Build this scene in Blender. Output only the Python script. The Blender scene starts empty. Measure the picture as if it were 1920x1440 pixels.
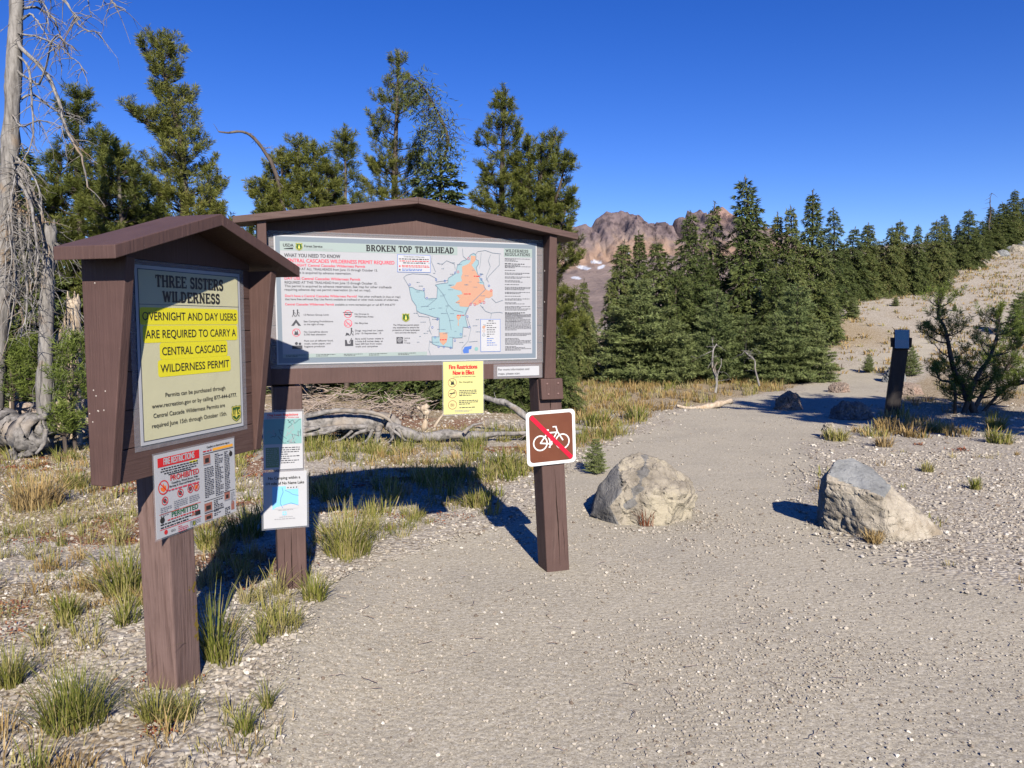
import bpy, bmesh, math, random
import numpy as np
from mathutils import Vector, Matrix, noise as mnoise

# ------------------------------------------------------------------ camera, sky, sun, exposure
SC = bpy.context.scene
COL = SC.collection
PITCH = 0.0795
FPX = 1442.0
EYE = np.array([0.0, 0.0, 1.5])
cam = bpy.data.cameras.new("camera")
cam.sensor_width = 36.0
cam.lens = FPX / 1920.0 * 36.0
cam.clip_start = 0.05
cam.clip_end = 12000.0
cam_o = bpy.data.objects.new("camera", cam)
COL.objects.link(cam_o)
cam_o.location = EYE
cam_o.rotation_euler = (math.pi / 2 - PITCH, 0, 0)
SC.camera = cam_o

SUN_EL = math.radians(31.0)
SUN_AZ = math.radians(180 - 12.0)          # clockwise from +Y: behind the viewer, a little to the right
sun_dir = Vector((math.sin(SUN_AZ) * math.cos(SUN_EL), math.cos(SUN_AZ) * math.cos(SUN_EL), math.sin(SUN_EL)))
W = bpy.data.worlds.new("World")
SC.world = W
W.use_nodes = True
nt = W.node_tree
bg = nt.nodes["Background"]
sky = nt.nodes.new("ShaderNodeTexSky")
sky.sky_type = 'NISHITA'
sky.sun_disc = False
sky.sun_elevation = SUN_EL
sky.sun_rotation = SUN_AZ
sky.altitude = 2000.0
sky.air_density = 1.0
sky.dust_density = 0.2
sky.ozone_density = 3.0
hsv = nt.nodes.new("ShaderNodeHueSaturation")
hsv.inputs['Saturation'].default_value = 1.34
hsv.inputs['Hue'].default_value = 0.524
nt.links.new(sky.outputs[0], hsv.inputs['Color'])
nt.links.new(hsv.outputs[0], bg.inputs[0])
bg.inputs[1].default_value = 0.096
sl = bpy.data.lights.new("sun", 'SUN')
sl.energy = 5.0
sl.angle = math.radians(0.5)
sl.color = (1.0, 0.93, 0.81)
sun_o = bpy.data.objects.new("sun", sl)
COL.objects.link(sun_o)
sun_o.rotation_euler = sun_dir.to_track_quat('Z', 'Y').to_euler()
sun_o.location = (3, -8, 9)
SC.view_settings.view_transform = 'Standard'
SC.view_settings.look = 'None'
SC.view_settings.gamma = 1.0
SC.view_settings.exposure = 0.62
SC.render.engine = 'CYCLES'
SC.cycles.max_bounces = 6
SC.cycles.diffuse_bounces = 0
SC.cycles.transparent_max_bounces = 8
SC.cycles.use_denoising = True

# ------------------------------------------------------------------ helpers
def tag(o, label=None, cat=None, group=None, kind=None):
    if label: o['label'] = label
    if cat: o['category'] = cat
    if group: o['group'] = group
    if kind: o['kind'] = kind
    return o

def empty(name, loc=(0, 0, 0), rz=0.0, mat=None, scale=1.0):
    o = bpy.data.objects.new(name, None)
    o.empty_display_size = 0.1
    COL.objects.link(o)
    if mat is not None:
        o.matrix_world = mat
    else:
        o.location = loc
        o.rotation_euler = (0, 0, rz)
        o.scale = (scale,) * 3 if not hasattr(scale, '__len__') else scale
    return o

class Acc:
    """collects vertices and faces (numpy) for one mesh"""
    def __init__(self):
        self.v, self.f, self.t, self.c, self.n = [], [], [], [], 0
    def add(self, V, F, tint=0.5, col=None):
        V = np.asarray(V, dtype=np.float64).reshape(-1, 3)
        F = np.asarray(F, dtype=np.int64)
        self.v.append(V)
        self.f.append(F + self.n)
        self.t.append(np.broadcast_to(np.asarray(tint, dtype=np.float64), (len(V),)).copy())
        if col is not None:
            self.c.append(np.asarray(col, dtype=np.float64).reshape(-1, 4))
        self.n += len(V)
    def mesh(self, name, mats, smooth=False):
        me = bpy.data.meshes.new(name)
        if self.n == 0:
            return me
        V = np.concatenate(self.v)
        me.vertices.add(len(V))
        me.vertices.foreach_set("co", V.ravel())
        lv = np.concatenate([f.ravel() for f in self.f])
        tot = np.concatenate([np.full(len(f), f.shape[1], dtype=np.int64) for f in self.f])
        st = np.concatenate([[0], np.cumsum(tot)[:-1]])
        me.loops.add(len(lv))
        me.loops.foreach_set("vertex_index", lv.astype(np.int32))
        me.polygons.add(len(tot))
        me.polygons.foreach_set("loop_start", st.astype(np.int32))
        if smooth:
            me.polygons.foreach_set("use_smooth", np.ones(len(tot), dtype=bool))
        a = me.attributes.new("tint", 'FLOAT', 'POINT')
        a.data.foreach_set("value", np.concatenate(self.t).astype(np.float32))
        if self.c:
            a = me.attributes.new("col", 'FLOAT_COLOR', 'POINT')
            a.data.foreach_set("color", np.concatenate(self.c).astype(np.float32).ravel())
        me.update(calc_edges=True)
        if not isinstance(mats, (list, tuple)): mats = [mats]
        for m in mats: me.materials.append(m)
        if not smooth:
            me.polygons.foreach_set("use_smooth", np.zeros(len(tot), dtype=bool))
        return me
    def build(self, name, mats, parent=None, smooth=False):
        o = bpy.data.objects.new(name, self.mesh(name, mats, smooth))
        COL.objects.link(o)
        if parent: o.parent = parent
        return o

def obj_bm(name, bm, m, parent=None, smooth=False):
    me = bpy.data.meshes.new(name)
    bm.normal_update()
    bm.to_mesh(me)
    bm.free()
    me.materials.append(m)
    if smooth:
        for p in me.polygons: p.use_smooth = True
    o = bpy.data.objects.new(name, me)
    COL.objects.link(o)
    if parent: o.parent = parent
    return o

def bm_prism(bm, poly, axis, a0, a1, bev=0.004):
    """poly: 2D outline; extruded along axis 'x','y' or 'z' between a0 and a1"""
    def p3(p, a):
        if axis == 'x': return (a, p[0], p[1])
        if axis == 'y': return (p[0], a, p[1])
        return (p[0], p[1], a)
    b2 = bmesh.new()
    A = [b2.verts.new(p3(p, a0)) for p in poly]
    B = [b2.verts.new(p3(p, a1)) for p in poly]
    n = len(poly)
    b2.faces.new(A)
    b2.faces.new(B[::-1])
    for i in range(n):
        b2.faces.new((A[i], B[i], B[(i + 1) % n], A[(i + 1) % n]))
    bmesh.ops.recalc_face_normals(b2, faces=b2.faces[:])
    if bev > 0:
        bmesh.ops.bevel(b2, geom=b2.edges[:], offset=bev, segments=2, affect='EDGES', profile=0.5)
    me = bpy.data.meshes.new("tmp")
    b2.to_mesh(me); b2.free()
    bm.from_mesh(me)
    bpy.data.meshes.remove(me)

def bm_box(bm, x0, x1, y0, y1, z0, z1, bev=0.004):
    bm_prism(bm, [(x0, y0), (x1, y0), (x1, y1), (x0, y1)], 'z', z0, z1, bev)

def tube(P, R, n=6, cap=True):
    P = np.asarray(P, float); R = np.broadcast_to(np.asarray(R, float), (len(P),))
    T = np.gradient(P, axis=0)
    T /= np.linalg.norm(T, axis=1)[:, None] + 1e-9
    ref = np.array([0.31, 0.17, 0.93]) if abs(T[:, 2]).mean() < 0.8 else np.array([0.95, 0.2, 0.1])
    A = np.cross(T, ref); A /= np.linalg.norm(A, axis=1)[:, None] + 1e-9
    B = np.cross(T, A)
    th = np.arange(n) * 2 * math.pi / n
    V = P[:, None, :] + R[:, None, None] * (np.cos(th)[None, :, None] * A[:, None, :] + np.sin(th)[None, :, None] * B[:, None, :])
    k = len(P)
    i = np.arange(k - 1)[:, None] * n + np.arange(n)[None, :]
    j = np.arange(k - 1)[:, None] * n + (np.arange(n)[None, :] + 1) % n
    F = np.stack([i, j, j + n, i + n], -1).reshape(-1, 4)
    return V.reshape(-1, 3), F

def spline(pts, k=24):
    """Catmull-Rom through the points"""
    P = np.asarray(pts, float)
    if len(P) < 3:
        t = np.linspace(0, 1, k)[:, None]
        return P[0] * (1 - t) + P[-1] * t
    Q = np.vstack([2 * P[0] - P[1], P, 2 * P[-1] - P[-2]])
    out = []
    seg = len(P) - 1
    for u in np.linspace(0, seg - 1e-6, k):
        i = int(u); t = u - i
        a, b, c, d = Q[i], Q[i + 1], Q[i + 2], Q[i + 3]
        out.append(0.5 * (2 * b + (c - a) * t + (2 * a - 5 * b + 4 * c - d) * t * t + (3 * b - a - 3 * c + d) * t ** 3))
    return np.array(out)

# value noise (numpy)
def _h(i, j, s):
    i = i.astype(np.int64); j = j.astype(np.int64)
    n = (i * 374761393 + j * 668265263 + s * 2147483629) & 0xFFFFFFFF
    n = ((n ^ (n >> 13)) * 1274126177) & 0xFFFFFFFF
    n = n ^ (n >> 16)
    return (n & 0xFFFFFF) / float(0xFFFFFF)
def vnoise(x, y, s=0):
    x = np.asarray(x, float); y = np.asarray(y, float)
    xi = np.floor(x); yi = np.floor(y)
    fx = x - xi; fy = y - yi
    fx = fx * fx * (3 - 2 * fx); fy = fy * fy * (3 - 2 * fy)
    return ((_h(xi, yi, s) * (1 - fx) + _h(xi + 1, yi, s) * fx) * (1 - fy) + (_h(xi, yi + 1, s) * (1 - fx) + _h(xi + 1, yi + 1, s) * fx) * fy)
def fbm(x, y, s=0, o=4):
    r = 0; a = 0.5; t = 0
    for k in range(o):
        r = r + a * vnoise(x * 2 ** k, y * 2 ** k, s + k * 17); t += a; a *= 0.5
    return r / t
def sstep(a, b, x):
    t = np.clip((x - a) / (b - a), 0, 1)
    return t * t * (3 - 2 * t)
def softplus(x, k):
    return np.logaddexp(0, x / k) * k

# viewing rays are used only to work out where on the ground the things of the photo stand
CP, SP = math.cos(PITCH), math.sin(PITCH)
def ray(px, py):
    u = (720 - py) / FPX
    return np.array([(px - 960) / FPX, CP + u * SP, -SP + u * CP])
def atY(px, py, Y):
    r = ray(px, py)
    return EYE + r * (Y / r[1])

def gh(x, y):
    """ground height"""
    x = np.asarray(x, float); y = np.asarray(y, float)
    h = 0.05 * (fbm(x * 0.45, y * 0.45, 3, 3) - 0.5) * sstep(5.5, 9, y) + 0.018 * (fbm(x * 1.7, y * 1.7, 9, 3) - 0.5) * sstep(0.5, 1.5, np.hypot(x - 1.5, y - 3.5) * 0 + np.where(x < -0.3, 1.4, 0.7))
    h = h + 0.10 * sstep(-0.50, -1.05, x) * sstep(5.0, 3.5, y)
    far = sstep(20, 45, y)
    hill = softplus(0.161 * np.minimum(softplus(y - 20, 1.5), 36) + 0.073 * (np.minimum(x, 60) - 9.5), 0.25) * sstep(5.5, 10.0, x) * sstep(12, 22, y) * sstep(-1.5, 2.0, x - 0.30 * y)
    h = h + hill + far * 0.35 * (fbm(x * 0.12, y * 0.12, 5, 3) - 0.5) * sstep(9, 14, x)
    return h
def gz(x, y):
    return float(gh(np.array([x]), np.array([y]))[0])
def at(px, py):
    r = ray(px, py)
    t = np.concatenate([np.linspace(0.5, 30, 600), np.linspace(30.05, 160, 1200)])
    P = EYE[None] + r[None] * t[:, None]
    d = P[:, 2] - gh(P[:, 0], P[:, 1])
    k = np.argmax(d < 0)
    if d[k] >= 0: k = len(t) - 1
    a, b = t[max(k - 1, 0)], t[k]
    for _ in range(24):
        m = (a + b) / 2
        p = EYE + r * m
        if p[2] - gz(p[0], p[1]) < 0: b = m
        else: a = m
    return EYE + r * b
def basis(origin, yaw, roll=0.0):
    """X along a board (to the viewer's right), Y backwards, Z up"""
    u = Vector((math.sin(yaw), math.cos(yaw), 0)); n = Vector((math.cos(yaw), -math.sin(yaw), 0))
    M = Matrix((( u.x, -n.x, 0, origin[0]), (u.y, -n.y, 0, origin[1]), (0, 0, 1, origin[2]), (0, 0, 0, 1)))
    return M

# ------------------------------------------------------------------ materials
def new_mat(name):
    m = bpy.data.materials.new(name)
    m.use_nodes = True
    n = m.node_tree.nodes
    return m, m.node_tree, n["Principled BSDF"]
def plain(name, col, rough=0.6, spec=0.3):
    m, t, b = new_mat(name)
    b.inputs['Base Color'].default_value = (*col, 1)
    b.inputs['Roughness'].default_value = rough
    b.inputs['Specular IOR Level'].default_value = spec
    return m
def nd(t, typ, **kw):
    n = t.nodes.new(typ)
    for k, v in kw.items():
        if k in n.inputs.keys(): n.inputs[k].default_value = v
        else: setattr(n, k, v)
    return n
def ramp(t, fac, stops):
    r = t.nodes.new("ShaderNodeValToRGB")
    e = r.color_ramp.elements
    e[0].position, e[0].color = stops[0][0], (*stops[0][1], 1)
    e[1].position, e[1].color = stops[-1][0], (*stops[-1][1], 1)
    for p, c in stops[1:-1]:
        q = e.new(p); q.color = (*c, 1)
    t.links.new(fac, r.inputs[0])
    return r.outputs[0]
def mixc(t, fac, a, b, mode='MIX'):
    m = t.nodes.new("ShaderNodeMix")
    m.data_type = 'RGBA'; m.blend_type = mode
    for s, v in ((0, fac), (6, a), (7, b)):
        if isinstance(v, (int, float)): m.inputs[s].default_value = v
        elif isinstance(v, tuple): m.inputs[s].default_value = (*v, 1)
        else: t.links.new(v, m.inputs[s])
    return m.outputs[2]
def coords(t, scale=(1, 1, 1), out='Object'):
    tc = t.nodes.new("ShaderNodeTexCoord")
    mp = t.nodes.new("ShaderNodeMapping")
    mp.inputs['Scale'].default_value = scale
    t.links.new(tc.outputs[out], mp.inputs[0])
    return mp.outputs[0]
def noise_n(t, vec, scale, detail=5, rough=0.6):
    n = nd(t, "ShaderNodeTexNoise")
    n.inputs['Scale'].default_value = scale; n.inputs['Detail'].default_value = detail; n.inputs['Roughness'].default_value = rough
    t.links.new(vec, n.inputs['Vector'])
    return n.outputs['Fac']
def bump(t, b, h, strength=0.3, dist=0.01, prev=None):
    n = nd(t, "ShaderNodeBump")
    n.inputs['Strength'].default_value = strength; n.inputs['Distance'].default_value = dist
    t.links.new(h, n.inputs['Height'])
    if prev is not None: t.links.new(prev, n.inputs['Normal'])
    t.links.new(n.outputs[0], b.inputs['Normal'])
    return n.outputs[0]

def wood_paint(name, base, worn, wear=0.5, grain=(60, 60, 3), rough=0.62):
    m, t, b = new_mat(name)
    v = coords(t, grain)
    g = noise_n(t, v, 1.0, 6, 0.65)
    v2 = coords(t, (1, 1, 1))
    big = noise_n(t, v2, 5.0, 4, 0.6)
    spots = noise_n(t, v2, 70.0, 2, 0.5)
    c = ramp(t, big, [(0.3, tuple(x * 0.86 for x in base)), (0.7, tuple(x * 1.12 for x in base))])
    k = ramp(t, g, [(0.45 + 0.2 * (1 - wear), (0, 0, 0)), (0.75, (1, 1, 1))])
    mm = nd(t, "ShaderNodeMath", operation='MULTIPLY'); t.links.new(k, mm.inputs[0]); mm.inputs[1].default_value = wear
    c = mixc(t, mm.outputs[0], c, worn)
    s = ramp(t, spots, [(0.72, (0, 0, 0)), (0.78, (1, 1, 1))])
    mm2 = nd(t, "ShaderNodeMath", operation='MULTIPLY'); t.links.new(s, mm2.inputs[0]); mm2.inputs[1].default_value = 0.25
    c = mixc(t, mm2.outputs[0], c, (0.25, 0.2, 0.17))
    v3 = coords(t, tuple(q * 1.6 for q in grain)); g2 = noise_n(t, v3, 1.0, 4, 0.6)
    st = ramp(t, g2, [(0.60, (0, 0, 0)), (0.68, (1, 1, 1))])
    mm3 = nd(t, "ShaderNodeMath", operation='MULTIPLY'); t.links.new(st, mm3.inputs[0]); mm3.inputs[1].default_value = 0.55 * wear
    c = mixc(t, mm3.outputs[0], c, tuple(q * .35 for q in base))
    t.links.new(c, b.inputs['Base Color'])
    b.inputs['Roughness'].default_value = rough
    b.inputs['Specular IOR Level'].default_value = 0.3
    bump(t, b, g2, 0.5, 0.004, bump(t, b, g, 0.6, 0.005))
    return m

BROWN = (0.090, 0.051, 0.044)
M = {}
M['paint'] = wood_paint("brown_paint", BROWN, (0.15, 0.085, 0.075), 0.35)
M['paint_h'] = wood_paint("brown_paint_boards", (0.086, 0.050, 0.043), (0.130, 0.084, 0.070), 0.65, (3, 60, 60))
M['post'] = wood_paint("brown_paint_post", (0.095, 0.056, 0.048), (0.15, 0.096, 0.082), 0.6, (45, 45, 2.5))
M['post_old'] = wood_paint("faded_paint_post", (0.172, 0.112, 0.097), (0.080, 0.046, 0.038), 0.9, (55, 55, 3))
M['dark_post'] = wood_paint("dark_weathered_post", (0.022, 0.017, 0.016), (0.05, 0.042, 0.038), 0.8, (40, 40, 2))
M['crack'] = plain("crack_dark", (0.018, 0.012, 0.010), 0.9, 0.05)
M['lichen'] = plain("lichen", (0.19, 0.135, 0.03), 0.95, 0.05)
M['bolt'] = plain("bolt_paint", (0.16, 0.09, 0.08), 0.45, 0.5)
M['nail'] = plain("nail_head", (0.42, 0.36, 0.32), 0.4, 0.5)

def paper(name, col, rough=0.35):
    m, t, b = new_mat(name)
    v = coords(t)
    n = noise_n(t, v, 6.0, 3, 0.5)
    c = ramp(t, n, [(0.3, tuple(x * 0.96 for x in col)), (0.7, col)])
    t.links.new(c, b.inputs['Base Color'])
    b.inputs['Roughness'].default_value = rough
    b.inputs['Specular IOR Level'].default_value = 0.35
    bump(t, b, n, 0.25, 0.01)
    return m
M['cream'] = paper("cream_paper", (0.56, 0.53, 0.34))
M['white_p'] = paper("white_paper", (0.44, 0.44, 0.455))
M['map_p'] = paper("map_paper", (0.37, 0.37, 0.39))
M['yellow_p'] = paper("yellow_paper", (0.56, 0.53, 0.22))
M['hilite'] = plain("yellow_highlight", (0.72, 0.64, 0.03), 0.4)
M['ink'] = plain("black_ink", (0.018, 0.018, 0.02), 0.4)
M['grey_ink'] = plain("grey_ink", (0.05, 0.05, 0.06), 0.5)
M['pale_ink'] = plain("pale_grey_ink", (0.28, 0.28, 0.30), 0.5)
M['red_ink'] = plain("red_ink", (0.50, 0.025, 0.03), 0.45)
M['pink_ink'] = plain("pinkish_red_ink", (0.55, 0.05, 0.09), 0.45)
M['red_band'] = plain("red_band", (0.55, 0.02, 0.025), 0.4)
M['green_ink'] = plain("green_ink", (0.01, 0.12, 0.05), 0.4)
M['navy_line'] = plain("dark_border", (0.05, 0.06, 0.09), 0.4)
M['bluegrey'] = plain("blue_grey_border", (0.165, 0.20, 0.24), 0.4)
M['palegreen'] = plain("pale_green_band", (0.28, 0.335, 0.32), 0.4)
M['map_blue'] = plain("map_blue", (0.235, 0.34, 0.37), 0.45)
M['map_orange'] = plain("map_orange", (0.44, 0.245, 0.165), 0.45)
M['map_line'] = plain("map_line", (0.12, 0.17, 0.23), 0.5)
M['map_navy'] = plain("map_navy", (0.06, 0.14, 0.42), 0.5)
M['map_teal'] = plain("map_teal", (0.18, 0.34, 0.33), 0.5)
M['map_green'] = plain("map_dull_green", (0.16, 0.24, 0.12), 0.5)
M['map_lake'] = plain("map_lake_blue", (0.20, 0.48, 0.72), 0.45)
M['brick_pic'] = plain("picture_brown", (0.30, 0.12, 0.09), 0.5)
M['flame'] = plain("flame_orange", (0.70, 0.15, 0.03), 0.5)
M['orange_bar'] = plain("orange_bar", (0.80, 0.36, 0.04), 0.5)
M['shield_g'] = plain("shield_green", (0.03, 0.09, 0.02), 0.4)
M['shield_y'] = plain("shield_yellow", (0.70, 0.58, 0.10), 0.4)
M['sign_brown'] = None
M['sign_white'] = plain("sign_white", (0.68, 0.68, 0.67), 0.35, 0.4)
M['sign_red'] = plain("sign_red", (0.58, 0.010, 0.035), 0.35, 0.4)
m, t, b = new_mat("sign_brown")
v = coords(t); n1 = noise_n(t, v, 120.0, 2, 0.5); n2 = noise_n(t, v, 9.0, 4, 0.6)
c = ramp(t, n2, [(0.3, (0.120, 0.036, 0.017)), (0.7, (0.150, 0.048, 0.023))])
c = mixc(t, ramp(t, n1, [(0.74, (0, 0, 0)), (0.80, (1, 1, 1))]), c, (0.36, 0.2, 0.14))
t.links.new(c, b.inputs['Base Color']); b.inputs['Roughness'].default_value = 0.38
M['sign_brown'] = m
# clear plastic film over the sheets
m, t, b = new_mat("plastic_film")
tr = nd(t, "ShaderNodeBsdfTransparent")
mx = nd(t, "ShaderNodeMixShader")
mx.inputs[0].default_value = 0.22
b.inputs['Base Color'].default_value = (0.55, 0.57, 0.62, 1); b.inputs['Roughness'].default_value = 0.22
vv = coords(t); nn = noise_n(t, vv, 14.0, 3, 0.5); bump(t, b, nn, 0.5, 0.01)
t.links.new(tr.outputs[0], mx.inputs[1]); t.links.new(b.outputs[0], mx.inputs[2])
t.links.new(mx.outputs[0], t.nodes["Material Output"].inputs[0])
M['film'] = m

def leafmat(name, stops, rough=0.55, transl=0.25):
    m, t, b = new_mat(name)
    at_ = nd(t, "ShaderNodeAttribute", attribute_name="tint")
    oi = nd(t, "ShaderNodeObjectInfo")
    v = coords(t)
    n = noise_n(t, v, 1.6, 3, 0.6)
    a1 = nd(t, "ShaderNodeMath", operation='MULTIPLY_ADD')
    t.links.new(n, a1.inputs[0]); a1.inputs[1].default_value = 0.7; t.links.new(at_.outputs['Fac'], a1.inputs[2])
    a2 = nd(t, "ShaderNodeMath", operation='MULTIPLY_ADD')
    t.links.new(oi.outputs['Random'], a2.inputs[0]); a2.inputs[1].default_value = 0.32; t.links.new(a1.outputs[0], a2.inputs[2])
    a3 = nd(t, "ShaderNodeMath", operation='SUBTRACT'); t.links.new(a2.outputs[0], a3.inputs[0]); a3.inputs[1].default_value = 0.50
    c = ramp(t, a3.outputs[0], stops)
    t.links.new(c, b.inputs['Base Color'])
    b.inputs['Roughness'].default_value = rough
    b.inputs['Specular IOR Level'].default_value = 0.25
    tl = nd(t, "ShaderNodeBsdfTranslucent")
    t.links.new(c, tl.inputs['Color'])
    mx = nd(t, "ShaderNodeMixShader"); mx.inputs[0].default_value = transl
    t.links.new(b.outputs[0], mx.inputs[1]); t.links.new(tl.outputs[0], mx.inputs[2])
    t.links.new(mx.outputs[0], t.nodes["Material Output"].inputs[0])
    return m
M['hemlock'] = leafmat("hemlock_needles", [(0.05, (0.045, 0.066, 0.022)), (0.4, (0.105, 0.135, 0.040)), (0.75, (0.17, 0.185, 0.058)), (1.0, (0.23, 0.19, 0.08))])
M['fir'] = leafmat("fir_needles", [(0.05, (0.070, 0.105, 0.038)), (0.4, (0.185, 0.225, 0.080)), (1.0, (0.28, 0.31, 0.12))])
M['pine'] = leafmat("pine_needles", [(0.05, (0.052, 0.070, 0.014)), (0.4, (0.135, 0.150, 0.030)), (0.8, (0.22, 0.22, 0.052)), (1.0, (0.28, 0.21, 0.08))])
M['sapling'] = leafmat("sapling_needles", [(0.05, (0.075, 0.11, 0.02)), (0.5, (0.16, 0.205, 0.04)), (1.0, (0.25, 0.29, 0.07))])
M['grass'] = leafmat("grass_blades", [(0.05, (0.12, 0.15, 0.024)), (0.38, (0.26, 0.265, 0.055)), (0.68, (0.38, 0.33, 0.11)), (1.0, (0.50, 0.41, 0.21))], 0.6, 0.35)
M['rust_grass'] = leafmat("rusty_grass_blades", [(0.05, (0.20, 0.135, 0.045)), (0.5, (0.36, 0.235, 0.085)), (1.0, (0.50, 0.36, 0.17))], 0.6, 0.3)
M['redleaf'] = leafmat("red_leaves", [(0.05, (0.17, 0.045, 0.025)), (0.5, (0.30, 0.10, 0.05)), (1.0, (0.38, 0.20, 0.09))], 0.6, 0.2)

def barkmat(name, a, b_, c_, scale=(14, 14, 2.5), rough=0.85):
    m, t, b = new_mat(name)
    v = coords(t, scale); n = noise_n(t, v, 1.5, 6, 0.65)
    v2 = coords(t); n2 = noise_n(t, v2, 2.2, 3, 0.6)
    c = ramp(t, n, [(0.3, a), (0.6, b_)])
    c = mixc(t, ramp(t, n2, [(0.55, (0, 0, 0)), (0.68, (1, 1, 1))]), c, c_)
    t.links.new(c, b.inputs['Base Color']); b.inputs['Roughness'].default_value = rough
    b.inputs['Specular IOR Level'].default_value = 0.2
    bump(t, b, n, 0.6, 0.02)
    return m
M['bark'] = barkmat("bark", (0.05, 0.038, 0.03), (0.12, 0.095, 0.08), (0.17, 0.15, 0.13))
M['dead'] = barkmat("dead_wood", (0.085, 0.075, 0.068), (0.29, 0.27, 0.25), (0.26, 0.18, 0.11))
M['silver'] = barkmat("silver_driftwood", (0.06, 0.054, 0.05), (0.27, 0.25, 0.232), (0.30, 0.25, 0.20), (10, 10, 10))
M['tan_wood'] = barkmat("tan_dead_wood", (0.24, 0.17, 0.11), (0.50, 0.41, 0.31), (0.42, 0.30, 0.18))
M['twig'] = barkmat("dead_twigs", (0.20, 0.15, 0.12), (0.38, 0.31, 0.26), (0.26, 0.17, 0.11))

# ground: stones of several sizes, zones from the vertex colour (r path, g litter, b dry grass)
def groundmat():
    m, t, b = new_mat("pumice_ground")
    at_ = nd(t, "ShaderNodeAttribute", attribute_name="col")
    sep = nd(t, "ShaderNodeSeparateColor"); t.links.new(at_.outputs['Color'], sep.inputs[0])
    v = coords(t)
    big = noise_n(t, v, 1.3, 5, 0.6)
    def voro(scale, feature='F1'):
        n = nd(t, "ShaderNodeTexVoronoi", feature=feature); n.inputs['Scale'].default_value = scale
        t.links.new(v, n.inputs['Vector']); return n
    v1 = voro(34.0); v2 = voro(85.0); v3 = voro(190.0)
    def bw(o):
        n = nd(t, "ShaderNodeSeparateColor"); t.links.new(o, n.inputs[0]); return n.outputs[0]
    r1, r2, r3 = bw(v1.outputs['Color']), bw(v2.outputs['Color']), bw(v3.outputs['Color'])
    # loose pumice off the path
    pum = mixc(t, 0.5, ramp(t, r1, [(0.0, (0.24, 0.195, 0.145)), (0.5, (0.43, 0.375, 0.30)), (1.0, (0.60, 0.545, 0.46))]),
               ramp(t, r2, [(0.0, (0.20, 0.16, 0.115)), (0.6, (0.42, 0.37, 0.295)), (1.0, (0.62, 0.57, 0.49))]))
    gap = ramp(t, v1.outputs['Distance'], [(0.45, (1, 1, 1)), (0.85, (0.62, 0.60, 0.57))])
    pum = mixc(t, 0.55, pum, gap, 'MULTIPLY')
    # trodden gravel of the path
    fine = ramp(t, r3, [(0.0, (0.19, 0.160, 0.115)), (0.3, (0.385, 0.340, 0.258)), (0.75, (0.48, 0.432, 0.342)), (0.9, (0.56, 0.51, 0.415)), (1.0, (0.70, 0.65, 0.55))])
    med = ramp(t, r2, [(0.0, (0.30, 0.258, 0.192)), (0.3, (0.42, 0.372, 0.288)), (0.8, (0.46, 0.412, 0.325)), (0.93, (0.52, 0.47, 0.38)), (1.0, (0.66, 0.61, 0.52))])
    pth = mixc(t, 0.45, fine, med)
    pth = mixc(t, 0.65, pth, ramp(t, big, [(0.3, (0.78, 0.78, 0.79)), (0.5, (0.93, 0.925, 0.92)), (0.7, (1.0, 0.99, 0.97))]), 'MULTIPLY')
    edge = noise_n(t, v, 7.0, 4, 0.65)
    def mask(ch, lo=0.38, hi=0.62, amp=0.55):
        a = nd(t, "ShaderNodeMath", operation='MULTIPLY_ADD'); t.links.new(edge, a.inputs[0]); a.inputs[1].default_value = amp; t.links.new(ch, a.inputs[2])
        s = nd(t, "ShaderNodeMath", operation='SUBTRACT'); t.links.new(a.outputs[0], s.inputs[0]); s.inputs[1].default_value = amp / 2
        return ramp(t, s.outputs[0], [(lo, (0, 0, 0)), (hi, (1, 1, 1))])
    c = mixc(t, mask(sep.outputs[0]), pum, pth)
    lit = ramp(t, r2, [(0.0, (0.10, 0.055, 0.035)), (0.4, (0.22, 0.10, 0.055)), (0.75, (0.33, 0.20, 0.12)), (1.0, (0.48, 0.40, 0.32))])
    c = mixc(t, mask(sep.outputs[1], 0.45, 0.7), c, lit)
    dry = ramp(t, r2, [(0.0, (0.15, 0.10, 0.05)), (0.6, (0.36, 0.28, 0.17)), (1.0, (0.54, 0.47, 0.37))])
    c = mixc(t, mask(sep.outputs[2], 0.4, 0.75), c, dry)
    t.links.new(c, b.inputs['Base Color'])
    b.inputs['Roughness'].default_value = 0.95
    b.inputs['Specular IOR Level'].default_value = 0.12
    # relief
    inv = nd(t, "ShaderNodeMath", operation='SUBTRACT'); inv.inputs[0].default_value = 1.0; t.links.new(v1.outputs['Distance'], inv.inputs[1])
    inv2 = nd(t, "ShaderNodeMath", operation='SUBTRACT'); inv2.inputs[0].default_value = 1.0; t.links.new(v2.outputs['Distance'], inv2.inputs[1])
    pm = mask(sep.outputs[0])
    st = nd(t, "ShaderNodeMath", operation='MULTIPLY_ADD'); t.links.new(pm, st.inputs[0]); st.inputs[1].default_value = -0.65; st.inputs[2].default_value = 0.9
    h1 = nd(t, "ShaderNodeMath", operation='MULTIPLY'); t.links.new(inv.outputs[0], h1.inputs[0]); t.links.new(st.outputs[0], h1.inputs[1])
    p = bump(t, b, h1.outputs[0], 0.75, 0.014)
    p = bump(t, b, inv2.outputs[0], 0.20, 0.004, p)
    p = bump(t, b, noise_n(t, v, 5.0, 4, 0.55), 0.16, 0.03, p)
    bump(t, b, noise_n(t, v, 260.0, 2, 0.6), 0.35, 0.003, p)
    return m
M['ground'] = groundmat()

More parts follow.
